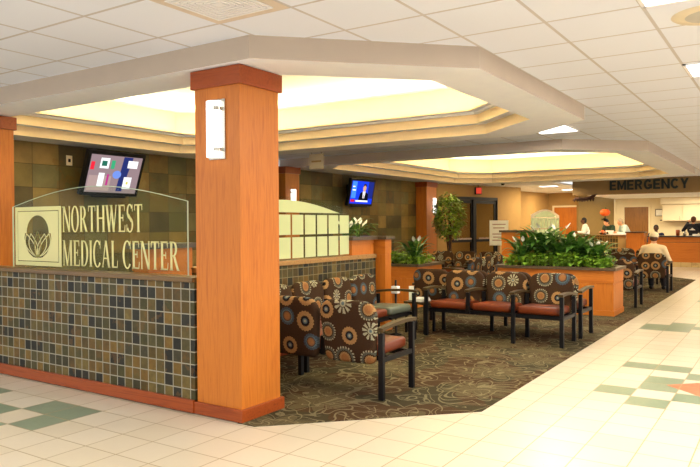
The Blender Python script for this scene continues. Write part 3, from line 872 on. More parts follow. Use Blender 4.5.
# ------------------------------------------------------------------ plants
def leaf(m, base, yaw, length, width, lift, droop, n=5, fold=.25):
    """a blade that leaves its base and arches over"""
    d = Vector((math.cos(yaw), math.sin(yaw), 0)); sd = Vector((-math.sin(yaw), math.cos(yaw), 0))
    p = Vector(base); ang = lift; prev = None; seg = length/n
    for k in range(n+1):
        u = k/n; w = width*.5*(math.sin(PI*min(1, u*.92+.06))**.8)
        dirn = d*math.cos(ang)+Vector((0, 0, 1))*math.sin(ang)
        up = -d*math.sin(ang)+Vector((0, 0, 1))*math.cos(ang)
        cur = [m.b.verts.new(p+sd*w+up*w*fold), m.b.verts.new(p), m.b.verts.new(p-sd*w+up*w*fold)]
        if prev:
            for a, b_ in ((0, 1), (1, 2)):
                f = m.b.faces.new([prev[a], prev[b_], cur[b_], cur[a]]); f.smooth = True; f.material_index = m.mi
        prev = cur; p = p+dirn*seg; ang -= droop/n
def lily(loc, label, h=.6, nleaf=26, nfl=4, group=None, seed=1, spread=.3, lw=.1):
    rnd = random.Random(seed)
    t = thing('peace_lily', label, 'plant', loc, 0, group)
    m = MB()
    for k in range(nleaf):
        yaw = rnd.uniform(0, 2*PI); r = rnd.uniform(0, .06); st = rnd.uniform(.15, .65)*h; tilt = rnd.uniform(.05, spread)
        b0 = Vector((r*math.cos(yaw), r*math.sin(yaw), 0)); b1 = b0+Vector((math.cos(yaw)*tilt*st*1.2, math.sin(yaw)*tilt*st*1.2, st))
        m.tube([b0, (b0+b1)/2+Vector((0, 0, .02)), b1], .004, 5, False)
        leaf(m, b1, yaw+rnd.uniform(-.3, .3), rnd.uniform(.24, .38)*(.6+.6*h), rnd.uniform(.7, 1.1)*lw, rnd.uniform(.5, 1.35), rnd.uniform(.8, 2.0))
    m.build('leaves', M_leafd, t, recalc=False)
    for k in range(nfl):
        yaw = rnd.uniform(0, 2*PI); r = rnd.uniform(.05, .22); H = h*rnd.uniform(.68, .92)
        p = Vector((r*math.cos(yaw), r*math.sin(yaw), H))
        m = MB(); m.tube([(0, 0, 0), p*.5+Vector((0, 0, .03)), p], .0045, 5, False); s = m.build('flower_stem', M_leafb, t)
        m = MB(); leaf(m, p, yaw, .13, .06, 1.15, .7, 5, -.5); leaf(m, p+Vector((0, 0, .005)), yaw+.4, .05, .016, 1.4, .1, 3, .2); m.build('spathe', M_petal, s, recalc=False)
    return t
def greenery(loc, w, d, label, n=700, seed=3, hmax=.2, L=.09):
    rnd = random.Random(seed); o = MB()
    for k in range(n):
        x, y = rnd.uniform(-w, w), rnd.uniform(-d, d); z = rnd.uniform(.01, hmax)*(1-.4*(abs(x)/w)**3)
        yaw = rnd.uniform(0, 2*PI) if rnd.random() < .5 else -PI/2+rnd.uniform(-1.1, 1.1)
        leaf(o, (x, y, z), yaw, rnd.uniform(.6, 1.2)*L, rnd.uniform(.5, .8)*L, rnd.uniform(-.2, 1.0), rnd.uniform(.4, 1.6), 3)
    for k in range(n//8):
        x, y = rnd.uniform(-w, w), rnd.uniform(-d, d); o.tube([(x, y, -.01), (x+rnd.uniform(-.03, .03), y, hmax*.7)], .003, 4, False)
    ob = o.build('leafy_groundcover', M_leafb, loc=loc, recalc=False); tag(ob, label, 'plant'); ob['kind'] = 'stuff'
    return ob
greenery((-3.33, 11.6, .763), .86, .3, 'bright small-leaved greenery along the central planter', 1100, 3, .22, .10)
greenery((-6.2, 11.1, .763), .62, .28, 'bright small-leaved greenery in the low planter', 600, 4, .2, .1)
names = ['dark lily at the left end of the central planter', 'lily left of the middle in the central planter', 'tall dark lily in the middle of the central planter',
         'lily right of the middle in the central planter', 'dark lily at the right end of the central planter']
for k in range(5):
    lily((-3.95+k*.31, 11.6+.1*(k % 2), .763), names[k], [.56, .76, .72, .58, .40][k], 54, [3, 3, 3, 3, 3][k], 'lilies in the central planter', 20+k, .5, .12)
lily((-5.03, 7.62, 1.318), 'white lily nearest the arched glass on the orange block', .2, 18, 3, 'lilies on the orange block', 31, .5, .06)
lily((-5.03, 7.9, 1.318), 'white lily at the right of the orange block', .21, 18, 3, 'lilies on the orange block', 32, .5, .06)
lily((-5.75, 10.95, .763), 'tall lily with white flowers in the low planter', .48, 40, 2, None, 33, .5, .09)

# potted ficus
t = thing('potted_tree', 'leafy green tree in a tan pot in front of the glass doors', 'plant', (-8.1, 17.5, .006))
m = MB(); m.lathe([(0, .01), (.2, .01), (.27, .42), (.29, .42), (.29, .46), (.25, .46), (.25, .42), (0, .42)], 24); m.build('pot', M_ceram, t)
m = MB()
rnd = random.Random(5)
for k in range(3): m.tube([(.03*math.cos(k*2.1), .03*math.sin(k*2.1), .42), (.06*math.cos(k*2.1+.7), .06*math.sin(k*2.1+.7), .9), (.1*math.cos(k*2.1+1.5), .1*math.sin(k*2.1+1.5), 1.5), (.2*math.cos(k*2.1+2), .2*math.sin(k*2.1+2), 2.1)], [.025, .022, .016, .008], 7)
m.build('trunk', M_brown, t)
m = MB()
for k in range(800):
    a, ct = rnd.uniform(0, 2*PI), rnd.uniform(-1, 1); r = rnd.uniform(.45, 1)**.5
    s = math.sqrt(1-ct*ct)
    lump = 1+.18*math.sin(3*a+ct*4)
    x, y, z = .38*r*s*math.cos(a)*lump, .38*r*s*math.sin(a)*lump, 1.70+.66*r*ct
    leaf(m, (x, y, z), a+rnd.uniform(-.8, .8), .17, .075, rnd.uniform(-.6, .5), rnd.uniform(.2, 1.2), 3)
m.build('foliage', M_leaff, t, recalc=False)

# ------------------------------------------------------------------ wall-mounted screens
def tv(loc, rz, tilt, W, H, label, patches):
    t = thing('television', label, 'television', loc, rz, 'wall televisions')
    R = Matrix.Rotation(tilt, 4, 'X')
    body = MB(); body.add_box = None
    MB().box(-W/2, W/2, -.035, .045, -H/2, H/2, bev=.008, rot=R).build('casing', M_blackpl, t)
    MB().box(-W*.3, W*.3, -.03, .02, -H/2-.03, -H/2, rot=R).build('speaker_bar', M_blackpl, t)
    mats = []; m = MB(); lim = lambda v, a: max(-a, min(a, v))
    sw, sh = W/2-.035, H/2-.035
    for k, (col, st, poly) in enumerate(patches):
        mats.append(emis('screen_colour_%d' % k, srgb(*col), st)); m.mi = k
        y = -.0365-.0004*k
        m.face([tuple(R @ Vector((lim(p[0], 1)*(sw-.02), y, lim(p[1], 1)*(sh-.02)))) for p in poly], False)
    m.build('screen', mats, t)
    MB().box(-.1, .1, .05, .09, -.1, .1, rot=R).tube([(0, .07, 0), (0, .31, .08)], .025, 8).box(-.09, .09, .30, .339 if loc[0] < -8.75 else .359, -.05, .2).build('wall_bracket', M_blackpl, t)
    return t
def rc(x0, x1, z0, z1, sk=0.0): return [(x0+sk*z0, z0), (x1+sk*z0, z0), (x1+sk*z1, z1), (x0+sk*z1, z1)]
def el(cx, cz, rx, rz, n=16): return [(cx+rx*math.cos(2*PI*k/n), cz+rz*math.sin(2*PI*k/n)) for k in range(n)]
tv((-8.76, 6.72, 2.30), PI/2, .36, 1.04, .70, 'wall television on the stone wall left of the big column, showing cards and colours', [
    ((150, 128, 132), 1.0, rc(-1, 1, -1, 1)), ((176, 150, 146), 1.0, rc(-.95, -.1, -.9, -.1)), ((40, 50, 110), 1.0, [(.18, -.9), (.42, -.9), (.62, .98), (.25, .98)]),
    ((110, 140, 220), 1.1, el(.1, .0, .17, .22)), ((235, 238, 240), 1.2, rc(-.62, -.28, .3, .85)), ((40, 110, 90), 1, rc(-.56, -.36, .42, .7)),
    ((230, 40, 60), 1.1, rc(-.96, -.82, .2, .62)), ((240, 240, 240), 1.2, rc(.45, .85, .4, .8)), ((240, 240, 240), 1.2, rc(-.6, -.38, -.7, .05)),
    ((180, 50, 130), 1.1, rc(-.28, -.2, -.6, .0)), ((240, 240, 245), 1.1, rc(.4, .72, -.75, -.1)), ((60, 170, 120), 1.0, rc(-.2, -.06, .3, .75)), ((215, 210, 90), 1, rc(.52, .6, -.5, -.35))])
tv((-8.74, 13.86, 2.27), PI/2, .20, 1.1, .66, 'wall television with a bright blue picture of a man in a suit', [
    ((20, 50, 200), 1.6, rc(-1, 1, -1, 1)), ((60, 120, 240), 1.5, rc(-.95, -.55, -.5, .95)), ((30, 40, 120), 1.2, rc(.5, 1, -.5, 1)),
    ((18, 20, 30), .8, [(-.28, -.7), (.62, -.7), (.55, -.1), (.3, .12), (.02, .12), (-.2, -.1)]), ((236, 236, 240), 1.2, [(.1, -.5), (.24, -.5), (.3, .12), (.04, .12)]),
    ((120, 30, 40), 1, [(.15, -.5), (.2, -.5), (.19, .08), (.15, .08)]), ((214, 160, 130), 1.1, el(.17, .42, .15, .33)), ((50, 36, 28), .9, [(.02, .5), (.05, .74), (.17, .82), (.3, .74), (.33, .5), (.17, .66)]),
    ((240, 240, 245), 1.3, rc(-.5, .6, -.82, -.68)), ((190, 30, 40), 1.2, rc(-.95, -.6, -.85, -.62)), ((250, 250, 250), 1.2, rc(-.9, -.7, .45, .55)), ((250, 250, 250), 1.2, rc(-.9, -.62, .15, .25))])
# small plate beside the first television
t = thing('wall_outlet', 'small cream outlet plate left of the card-picture television', 'outlet', (-9.1, 6.2, 2.5), PI/2)
bx('plate', M_cab, t, -.05, .05, -.008, 0, -.09, .06, bev=.002); bx('socket', M_blackpl, t, -.02, .02, -.011, -.008, -.04, .01)

# ------------------------------------------------------------------ ceiling fittings
diffuser_light(-.80, .42, 4.02, 4.66, ZC, 'bright recessed light panel at the top right corner', 90)
diffuser_light(-.80, .42, 6.54, 7.15, ZC, 'second bright recessed light panel at the right edge', 80)
diffuser_light(-3.24, -2.64, 9.45, 10.35, ZC, 'light panel between the two dropped ceilings', 50)
diffuser_light(-6.95, -6.35, 21.85, 22.35, ZS, 'nearer of the two flush ceiling lights over the far corridor', 55, (1, .8, .5))
diffuser_light(-7.0, -6.45, 24.6, 25.1, ZS, 'farther of the two flush ceiling lights over the far corridor', 55, (1, .8, .5))
# air diffuser at top left
t = thing('air_diffuser', 'square white louvred air vent in the ceiling tiles', 'air vent', (-2.98, 3.09, ZC))
for k in range(7):
    r = .235-k*.033; m = MB()
    z = -.008-.004*k
    for a in ((-r, r, -r, -r+.022), (-r, r, r-.022, r), (-r, -r+.022, -r+.022, r-.022), (r-.022, r, -r+.022, r-.022)):
        if r > .05: m.box(a[0], a[1], a[2], a[3], -.012, -.005)
    if r <= .05: m.box(-r, r, -r, r, -.012, -.005)
    m.build('louvre', M_white, t)
bx('frame', paint('beige_frame', srgb(222, 208, 192), .7), t, -.31, .31, -.31, .31, -.003, -.0005); bx('throat', paint('vent_grey', srgb(120, 120, 134), .8), t, -.23, .23, -.23, .23, -.0045, -.0032)
t = thing('ceiling_speaker', 'round beige ceiling speaker between the two right-hand light panels', 'speaker', (-.44, 5.08, ZC))
m = MB(); m.lathe([(0, -.01), (.17, -.012), (.24, -.008), (.25, -.001)], 32); m.build('ring', paint('beige_ring', srgb(236, 224, 196), .6), t)
m = MB(); m.lathe([(0, -.018), (.14, -.017), (.165, -.0125)], 32); m.build('grille', paint('grille_grey', srgb(200, 196, 184), .7), t)
# small hanging sign between the trays
t = thing('hanging_sign', 'small plain grey sign hanging from the back edge of the first dropped ceiling', 'sign', (-6.65, 9.16, 2.43))
bx('board', paint('grey_board', srgb(176, 164, 142), .6), t, -.15, .15, -.006, .006, 0, .25); bx('text_line', M_hdr, t, -.1, .1, -.0085, -.0062, .11, .14)
m = MB(); m.tube([(-.1, 0, .25), (-.1, 0, .279)], .004, 6); m.tube([(.1, 0, .25), (.1, 0, .279)], .004, 6); m.build('hanger', M_chrome, t)
# exit sign
p = along(1.83, .12)
t = thing('exit_sign', 'small red lit exit sign above the glass doors', 'sign', (p.x, p.y, 2.52), rz-PI/2+.5)
bx('housing', M_blackpl, t, -.11, .11, -.03, .03, -.11, .12, bev=.004)
bx('face', M_redsign, t, -.06, .105, -.034, -.0305, -.09, .1)
m = MB(); m.tube([(0, 0, .12), (0, 0, ZS-2.52)], .012, 6); m.build('stem', M_blackpl, t)
t = thing('ceiling_sensor', 'small dark dome sensor under the second dropped ceiling', 'sensor', (-7.35, 19.75, ZS))
m = MB(); m.lathe([(.06, 0), (.055, -.03), (.03, -.05), (0, -.055)], 16); m.build('dome', M_blackpl, t)

# poster stand
t = thing('poster_stand', 'white poster on a stand beside the orange block near the doors', 'sign', (-6.36, 16.8, .006), .45)
bx('post', M_chrome, t, -.015, .015, .0, .03, .02, 1.4); m = MB(); m.lathe([(0, 0), (.17, 0), (.17, .02), (0, .025)], 20); m.build('base', M_chrome, t)
bx('poster', M_paper, t, -.24, .24, -.02, -.005, .92, 1.57)
pr_ = paint('grey_print', srgb(190, 160, 150), .7)
for k, z in enumerate((1.45, 1.36, 1.2, 1.12, 1.04)): bx('printed_line', pr_, t, -.17+.02*(k % 2), .17-.03*(k % 3), -.022, -.0205, z, z+.03)

# ------------------------------------------------------------------ reception
t = thing('reception_desk', 'long orange reception desk with dark top at the right', 'desk', (-.2, 25.3, 0))
bx('front_panel', M_woodh, t, -3.9, 4.5, -.4, .4, .16, .82); bx('upper_panel', M_woodh, t, -3.9, 4.5, -.38, .4, .835, 1.0)
bx('reveal', M_darktop, t, -3.89, 4.5, -.37, .4, .82, .835)
bx('tile_skirting', M_wain, t, -3.9, 4.5, -.41, .4, 0, .16); bx('desk_top', M_darktop, t, -3.93, 4.5, -.44, .42, 1.0, 1.04, bev=.004)
t = thing('pedestal', 'plain bright orange pedestal where the tiled counter meets the long desk', 'counter block', (-4.40, 24.45, 0))
bx('body', M_wood, t, -.28, .28, -.2, .2, .0, 1.15); bx('cap', M_darktop, t, -.31, .31, -.23, .23, 1.15, 1.19)
t = thing('tiled_counter', 'slate-tiled counter where three staff stand', 'counter', (-4.75, 24.6, 0), math.radians(135))
M_stc = mosaic('slate_counter_mosaic', 'xz', (.16, .16), (0, 0), ST, srgb(176, 150, 100), .02, vs=8)
bx('front_panel', M_stc, t, 0, 3.4, 0, .3, 0, 1.02)
t.location = (-4.78, 24.72, 0)
bx('counter_top', M_ledge, t, -.02, 3.42, -.1, .42, 1.02, 1.07)
# wall cabinets
t = thing('wall_cabinets', 'cream wall cabinets above the reception desk', 'cabinet', (-2.3, 28.99, 0))
bx('bulkhead', M_cab, t, -1.95, 6, -.5, -.002, 2.2, 2.455)
bx('carcass', M_cab, t, -1.9, 6, -.36, -.002, 1.55, 2.19)
for k in range(8):
    d = bx('cabinet_door', M_cab, t, -1.885+k*.7, -1.885+k*.7+.685, -.385, -.362, 1.56, 2.18, bev=.003)
    bx('handle', M_chrome, d, -1.885+k*.7+.6, -1.885+k*.7+.61, -.40, -.386, 1.6, 1.72)
t = thing('back_counter', 'dark back counter under the cream cabinets', 'counter', (-.6, 28.6, 0)); bx('base_cabinet', M_cab, t, -3.4, 4.5, -.3, .38, 0, .88); bx('counter_top', M_darktop, t, -3.42, 4.5, -.33, .38, .88, .92)
t = thing('framed_notice', 'white framed notice on the wall between the brown door and cabinets', 'picture', (-4.36, 28.995, 1.88))
m = MB(); m.box(-.15, .15, -.02, 0, -.14, .14, bev=.003); m.build('frame', M_arm, t); bx('print', M_paper, t, -.125, .125, -.023, -.0205, -.115, .115)
t = thing('wall_thermostat', 'small beige plate under the framed notice', 'thermostat', (-4.28, 28.995, 1.56)); bx('plate', M_wallcream, t, -.09, .09, -.02, 0, -.08, .08, bev=.004); bx('display', M_arm, t, -.05, .05, -.024, -.0205, 0, .04)

# desk things
def cup(loc, mat, label, h=.12, r=.04):
    t = thing('cup', label, 'cup', loc); m = MB(); m.lathe([(0, 0), (r*.8, 0), (r, h), (r*.9, h), (r*.72, .01), (0, .01)], 18); m.build('body', mat, t)
    m = MB(); m.tube([(r*.9, 0, h*.75), (r*1.5, 0, h*.65), (r*1.5, 0, h*.35), (r*.85, 0, h*.25)], r*.12, 6); m.build('handle', mat, t)
cup((-3.22, 25.25, 1.041), M_cherry, 'reddish mug on the long reception desk', .2, .07)
cup((-3.0, 25.1, 1.041), M_chrome, 'silver mug on the long reception desk', .15, .055)
cup((-5.72, 25.5, 1.071), M_orange, 'orange mug on the slate-tiled counter', .16, .05)
t = thing('paper_stack', 'white papers on the reception desk in front of the man in black', 'papers', (-2.5, 25.15, 1.041)); bx('sheets', M_paper, t, -.25, .25, -.12, .12, 0, .06)
t = thing('paper_stack', 'white papers on the slate-tiled counter', 'papers', (-5.05, 24.98, 1.071), math.radians(135)); bx('sheets', M_paper, t, -.3, .2, -.1, .1, 0, .05)
t = thing('white_box', 'white box on the slate-tiled counter', 'box', (-5.45, 25.35, 1.071), math.radians(135)); bx('body', M_paper, t, -.12, .12, -.08, .08, 0, .13); bx('lid', M_paper, t, -.125, .125, -.085, .085, .13, .15)
# pumpkin ornament on a black stand
t = thing('pumpkin_ornament', 'round orange pumpkin ornament on a black stand over the slate counter', 'decoration', (-5.62, 25.42, 1.071))
m = MB(); m.lathe([(0, 0), (.09, 0), (.09, .02), (.02, .03), (.018, .68), (0, .68)], 14); m.build('stand', M_blackpl, t)
m = MB(); m.lathe([(0.001, .66), (.1, .68), (.165, .75), (.17, .82), (.12, .9), (.03, .92), (.001, .905)], 32, dent=lambda a: 1+.05*abs(math.sin(4*a))); m.build('pumpkin', M_orange, t)
m = MB(); m.tube([(0, 0, .9), (.01, 0, .96), (.03, 0, .98)], .014, 6); m.build('stalk', M_leafd, t)
m = MB()
for k in range(14): leaf(m, (-.03, 0, .55), k*.9, .14, .07, .3*(k % 3), 1.0, 3)
m.build('leaves', M_blackpl, t, recalc=False)
# hanging winged decoration
t = thing('hanging_decoration', 'dark winged decoration hanging at the left end of the lettered beam', 'decoration', (-5.55, 22.35, 2.28))
m = MB(); m.smooth = True
m.tube([(-.4, 0, -.05), (-.3, 0, .0), (-.1, 0, -.03), (.1, 0, .0), (.25, 0, .07), (.36, 0, .14)], [.015, .06, .07, .06, .05, .01], 10); m.build('body', M_deco, t)
m = MB()
for k in range(9): leaf(m, (-.32+k*.07, -.01, .0), -PI/2+.3*math.sin(k), .14, .06, -.7, .6, 3); leaf(m, (-.32+k*.07, .02, .02), PI/2, .12, .06, -.2, .8, 3)
m.build('wings', M_deco, t, recalc=False)
m = MB(); m.tube([(0, 0, .05), (0, 0, .11)], .003, 5); m.tube([(0, 0, .11), (0, .15, .12)], .003, 5); m.build('cord', M_chrome, t)

# ------------------------------------------------------------------ people
def fuse(name, shapes, mat, parent, voxel=.011):
    b = bmesh.new()
    for s in shapes:
        if s[0] == 'c':
            _, p, r1, q, r2 = s; p, q = Vector(p), Vector(q); n = 5
            d = q-p; L = d.length
            for k in range(n+1):
                pass
            t = bmesh.new(); bmesh.ops.create_cone(t, cap_ends=True, segments=14, radius1=r1, radius2=r2, depth=max(L, 1e-4))
            M = Matrix.Translation((p+q)/2) @ (d.to_track_quat('Z', 'Y').to_matrix().to_4x4() if L > 1e-5 else Matrix())
            bmesh.ops.transform(t, matrix=M, verts=t.verts)
            for c, r in ((p, r1), (q, r2)): bmesh.ops.create_icosphere(t, subdivisions=2, radius=r, matrix=Matrix.Translation(c))
        else:
            _, c, rad, rot = s
            t = bmesh.new(); bmesh.ops.create_icosphere(t, subdivisions=3, radius=1)
            bmesh.ops.transform(t, matrix=Matrix.Translation(Vector(c)) @ rot @ Matrix.Diagonal((*rad, 1)), verts=t.verts)
        me = bpy.data.meshes.new('tmp'); t.to_mesh(me); t.free(); b.from_mesh(me); bpy.data.meshes.remove(me)
    me = bpy.data.meshes.new(name); b.to_mesh(me); b.free()
    o = bpy.data.objects.new(name, me); COL.objects.link(o)
    r = o.modifiers.new('r', 'REMESH'); r.mode = 'VOXEL'; r.voxel_size = voxel; r.use_smooth_shade = True
    sm = o.modifiers.new('s', 'SMOOTH'); sm.iterations = 4; sm.factor = .5
    bpy.context.view_layer.update()
    nm = bpy.data.meshes.new_from_object(o.evaluated_get(bpy.context.evaluated_depsgraph_get()))
    o.modifiers.clear(); o.data = nm; bpy.data.meshes.remove(me); nm.name = name
    nm.materials.clear(); nm.materials.append(mat)
    for f in nm.polygons: f.use_smooth = True
    o.parent = parent
    return o
I4 = Matrix()
def person(loc, rz, label, skin, shirt, hair, J, seated=False, cap=None, sleeves='long', look=0.0):
    """J: joints in local space, facing -y. keys: hip, chest, neck, head, shoulder/elbow/hand L and R, knee/foot L and R"""
    t = thing('person', label, 'person', loc, rz)
    V = {k: Vector(v) for k, v in J.items()}
    S = []
    hd = V['head']; R = Matrix.Rotation(look, 4, 'X') @ Matrix.Rotation(J.get('turn', (0, 0, 0))[2] if 'turn' in J else 0, 4, 'Z')
    def H(x, y, z): return hd+(R @ Vector((x, y, z)))
    S += [('e', hd, (.075, .095, .112), R), ('c', H(0, -.03, -.07), .045, H(0, -.055, -.085), .038),
          ('c', H(0, -.095, .0), .010, H(0, -.112, -.022), .013), ('e', H(.078, .005, -.005), (.012, .02, .032), R), ('e', H(-.078, .005, -.005), (.012, .02, .032), R),
          ('c', H(-.02, -.098, -.055), .008, H(.02, -.098, -.055), .008)]
    for sx in (-1, 1): S.append(('e', H(.03*sx, -.085, .018), (.016, .012, .009), R))
    S += [('c', V['neck'], .055, hd+Vector((0, .01, -.06)), .05), ('c', V['neck'], .06, V['chest'], .12), ('c', V['chest'], .13, V['hip'], .12)]
    for s in 'LR':
        sh, elb, ha = V['sh'+s], V['el'+s], V['ha'+s]; kn, ft = V['kn'+s], V['ft'+s]
        S += [('c', V['chest']+Vector((0, 0, .1)), .07, sh, .055), ('c', sh, .052, elb, .04), ('c', elb, .04, ha, .027)]
        d = (ha-elb).normalized(); side = d.cross(Vector((0, 0, 1)));
        side = side.normalized() if side.length > .1 else Vector((1, 0, 0))
        palm = ha+d*.075; S.append(('c', ha, .024, palm, .028)); S.append(('c', ha+side*.018, .022, palm+side*.022, .018)); S.append(('c', ha-side*.018, .022, palm-side*.022, .018))
        up = side.cross(d).normalized(); curl = -up if up.z > 0 else up
        for j, ln in enumerate((.07, .082, .076, .06)):
            b0 = palm+side*(-.033+.022*j); b1 = b0+d*ln*.5; b2 = b1+(d*.7+curl*.6)*ln*.5
            S += [('c', b0, .0095, b1, .009), ('c', b1, .009, b2, .008)]
        tb = ha+d*.02+side*(.03 if s == 'L' else -.03); S.append(('c', tb, .012, tb+d*.045+side*(.03 if s == 'L' else -.03), .009))
        hp = V['hip']+Vector(((.09 if s == 'L' else -.09), 0, -.02))
        S += [('c', hp, .085, kn, .055), ('c', kn, .055, ft+Vector((0, 0, .08)), .036)]
        S.append(('c', ft+Vector((0, .03, .04)), .035, ft+Vector((0, -.13, .03)), .03))
    fuse('body', S, skin, t)
    C = [('c', V['neck']+Vector((0, 0, -.035)), .075, V['chest'], .145), ('c', V['chest'], .15, V['hip'], .14), ('e', V['chest'], (.2, .135, .19), I4), ('e', V['hip'], (.18, .14, .12), I4)]
    for s in 'LR':
        sh, elb, ha = V['sh'+s], V['el'+s], V['ha'+s]
        C += [('c', V['chest']+Vector((0, 0, .1)), .1, sh, .078), ('c', sh, .076, elb if sleeves == 'long' else sh.lerp(elb, .75), .06)]
        if sleeves == 'long': C.append(('c', elb, .06, elb.lerp(ha, .92), .045))
    fuse('shirt', C, shirt, t, .014)
    Tt = [('e', V['hip']+Vector((0, 0, -.03)), (.175, .135, .11), I4)]
    for s in 'LR':
        hp = V['hip']+Vector(((.09 if s == 'L' else -.09), 0, -.02)); kn, ft = V['kn'+s], V['ft'+s]
        Tt += [('c', hp, .105, kn, .075), ('c', kn, .075, ft+Vector((0, .0, .11)), .06)]
    fuse('trousers', Tt, M_pants, t, .014)
    for s in 'LR':
        ft = V['ft'+s]; fuse('shoe', [('c', ft+Vector((0, .04, .045)), .045, ft+Vector((0, -.14, .04)), .04)], M_blackpl, t, .012)
    if cap is None:
        fuse('hair', [('e', H(0, .018, .03), (.086, .098, .098), R), ('e', H(0, .045, -.02), (.078, .07, .085), R)], hair, t, .01)
    else:
        fuse('hair', [('e', H(0, .03, -.02), (.082, .085, .07), R)], hair, t, .01)
        fuse('cap', [('e', H(0, .005, .05), (.098, .115, .082), R), ('e', H(0, -.12, .03), (.075, .085, .012), R)], cap, t, .008)
    return t
def stand(bend=0.0, handz=1.12, reach=.38, side=.0):
    b = bend
    chest = (side*.5, -.25*b, 1.24-.04*b); neck = (side, -.42*b-.01, 1.44-.10*b); head = (side*1.1, -.56*b-.03, 1.60-.17*b)
    shz = 1.40-.10*b; y = -.38*b
    return dict(hip=(0, .05*b, .95), chest=chest, neck=neck, head=head, shL=(.19+side, y, shz), shR=(-.19+side, y, shz),
                elL=(.27+side, y-.05, shz-.27), elR=(-.27+side, y-.05, shz-.27), haL=(.14+side, y-reach*.7, handz+.02), haR=(-.14+side, y-reach*.7, handz+.02),
                knL=(.1, -.02, .5), knR=(-.1, -.02, .5), ftL=(.11, 0, 0), ftR=(-.11, .02, 0))
r45 = math.radians(-45)
# staff behind the tiled counter (they face the counter, which faces the camera side)
person((-6.62, 26.75, 0), math.radians(-70), 'person in a white shirt with dark hair at the left end of the slate counter', M_skinD, M_shw, M_hairb, stand(.1))
person((-5.42, 25.75, 0), math.radians(-30), 'person with black hair in a dark green shirt bending over the slate counter', M_skinL, M_shg, M_hairb, stand(.55), look=.35)
person((-4.86, 25.55, 0), math.radians(-60), 'grey-haired person in a pale shirt leaning beside the person in green', M_skinL, M_shb, M_hairg, stand(.45), look=.2)
person((-4.06, 26.3, 0), math.radians(10), 'person with black hair sitting low behind the reception desk, only head and shoulders visible', M_skinD, M_shn, M_hairb,
       dict(hip=(0, .05, .48), chest=(0, 0, .88), neck=(0, -.02, 1.12), head=(0, -.04, 1.29), shL=(.19, 0, 1.06), shR=(-.19, 0, 1.06), elL=(.25, -.12, .82), elR=(-.25, -.12, .82),
            haL=(.14, -.36, .86), haR=(-.14, -.36, .86), knL=(.12, -.42, .5), knR=(-.12, -.42, .5), ftL=(.12, -.4, 0), ftR=(-.12, -.4, 0)))
pb = person((-2.88, 26.4, 0), math.radians(175), 'man in a black shirt with a white back print seen from behind at the reception', M_skinL, M_shk, M_hairr,
       {**stand(.1), 'elL': (.34, -.1, 1.2), 'haL': (.2, -.25, 1.5)})
# white emblem printed on the back of the black shirt
m = MB()
for q in ([(-.1, 0), (.1, 0), (.07, .025), (-.07, .025)], [(-.05, .03), (.05, .03), (.03, .055), (-.03, .055)], [(-.02, .06), (.02, .06), (0, .085)]): m.plate([(p[0], 1.22+p[1]) for p in q], .125, .131)
m.build('back_print', M_paper, pb)
pm = person((-2.50, 15.74, .006), math.radians(180), 'man in a cream cap and cream shirt sitting with his back to the camera', M_skinL, M_shc, M_hairr,
       dict(hip=(0, -.16, .54), chest=(0, -.13, .84), neck=(0, -.15, 1.035), head=(0, -.19, 1.165), shL=(.19, -.13, .925), shR=(-.19, -.13, .925), elL=(.28, -.2, .70), elR=(-.28, -.2, .70),
            haL=(.28, -.44, .66), haR=(-.28, -.44, .66), knL=(.13, -.60, .52), knR=(-.13, -.60, .52), ftL=(.13, -.62, 0), ftR=(-.13, -.62, 0)), cap=M_capc)

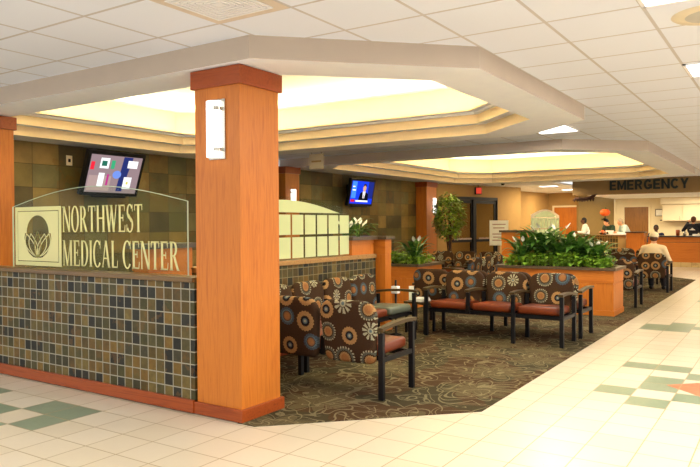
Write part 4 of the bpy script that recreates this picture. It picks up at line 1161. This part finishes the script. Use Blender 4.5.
# office chair for the seated clerk, stool under the desk
t = thing('office_chair', 'office chair of the clerk sitting behind the reception desk', 'chair', (-4.06, 26.38, 0), math.radians(10))
m = MB(); m.lathe([(0, .40), (.23, .40), (.24, .43), (.22, .46), (0, .46)], 20); m.build('seat', M_blackpl, t)
m = MB(); m.tube([(0, 0, .06), (0, 0, .40)], .025, 8)
for k in range(5): m.tube([(0, 0, .08), (.26*math.cos(k*1.257), .26*math.sin(k*1.257), .04)], .02, 6)
m.build('base', M_blackpl, t)
bx('backrest', M_blackpl, t, -.2, .2, .22, .27, .55, .95, bev=.02)

# ------------------------------------------------------------------ light
W = bpy.data.worlds.new('world'); scn.world = W; W.use_nodes = True
bg = W.node_tree.nodes['Background']; bg.inputs[0].default_value = (.93, .97, 1.0, 1); bg.inputs[1].default_value = 1.12
WARM = (1, .80, .50); COOL = (1, .97, .93)
def cove(i, power, col):
    p = offset(i, .02)
    for k in range(8):
        a, b = Vector(p[k]), Vector(p[(k+1) % 8]); L = (b-a).length-.1
        d = (b-a).normalized(); mid = (a+b)/2
        o = area('cove_lamp', (mid.x, mid.y, 2.98), L, power*L, col, sy=.08)
        inw = Vector((-d.y, d.x, 0)); aim = (inw*1.3+Vector((0, 0, 1))).normalized()
        xa = Vector((d.x, d.y, 0)); za = -aim; ya = za.cross(xa)
        o.rotation_euler = Matrix((xa, ya, za)).transposed().to_euler(); o.data.spread = 2.3
cove(TR1i, 19, (1, .88, .56)); cove(TR2i, 17, (1, .83, .48))
def dl(x, y, z, p, col, s=.5): return area('ceiling_lamp', (x, y, z-.015), s, p, col, sy=s)
for (x, y) in ((-.2, 11.9), (-.2, 16.0), (-.2, 20.0), (2.2, 6), (2.2, 12), (2.2, 18)): dl(x, y, ZC, 52, (1, .80, .54))
for (x, y) in ((-.2, .6), (2.2, 1.5), (-2.6, .6), (-5.1, 1.2), (-7.6, 1.2)): dl(x, y, ZC, 36, COOL)
for (x, y) in ((-4.5, 24.2), (-3, 27.4), (-.5, 26.5), (-5.3, 27.0)): dl(x, y, 2.45, 42, (1, .84, .56))
for (x, y) in ((-7.6, 25.8), (-8.6, 20.2+.6)): dl(x, y, ZS, 30, WARM, .3)
area('room_lamp', (along(1.8, -.8).x, along(1.8, -.8).y, ZS-.05), .4, 70, WARM)

vs = scn.view_settings
scn.display_settings.display_device = 'sRGB'
vs.view_transform = 'Standard'; vs.look = 'None'; vs.gamma = 1.0; vs.use_curve_mapping = False; vs.exposure = 0.27
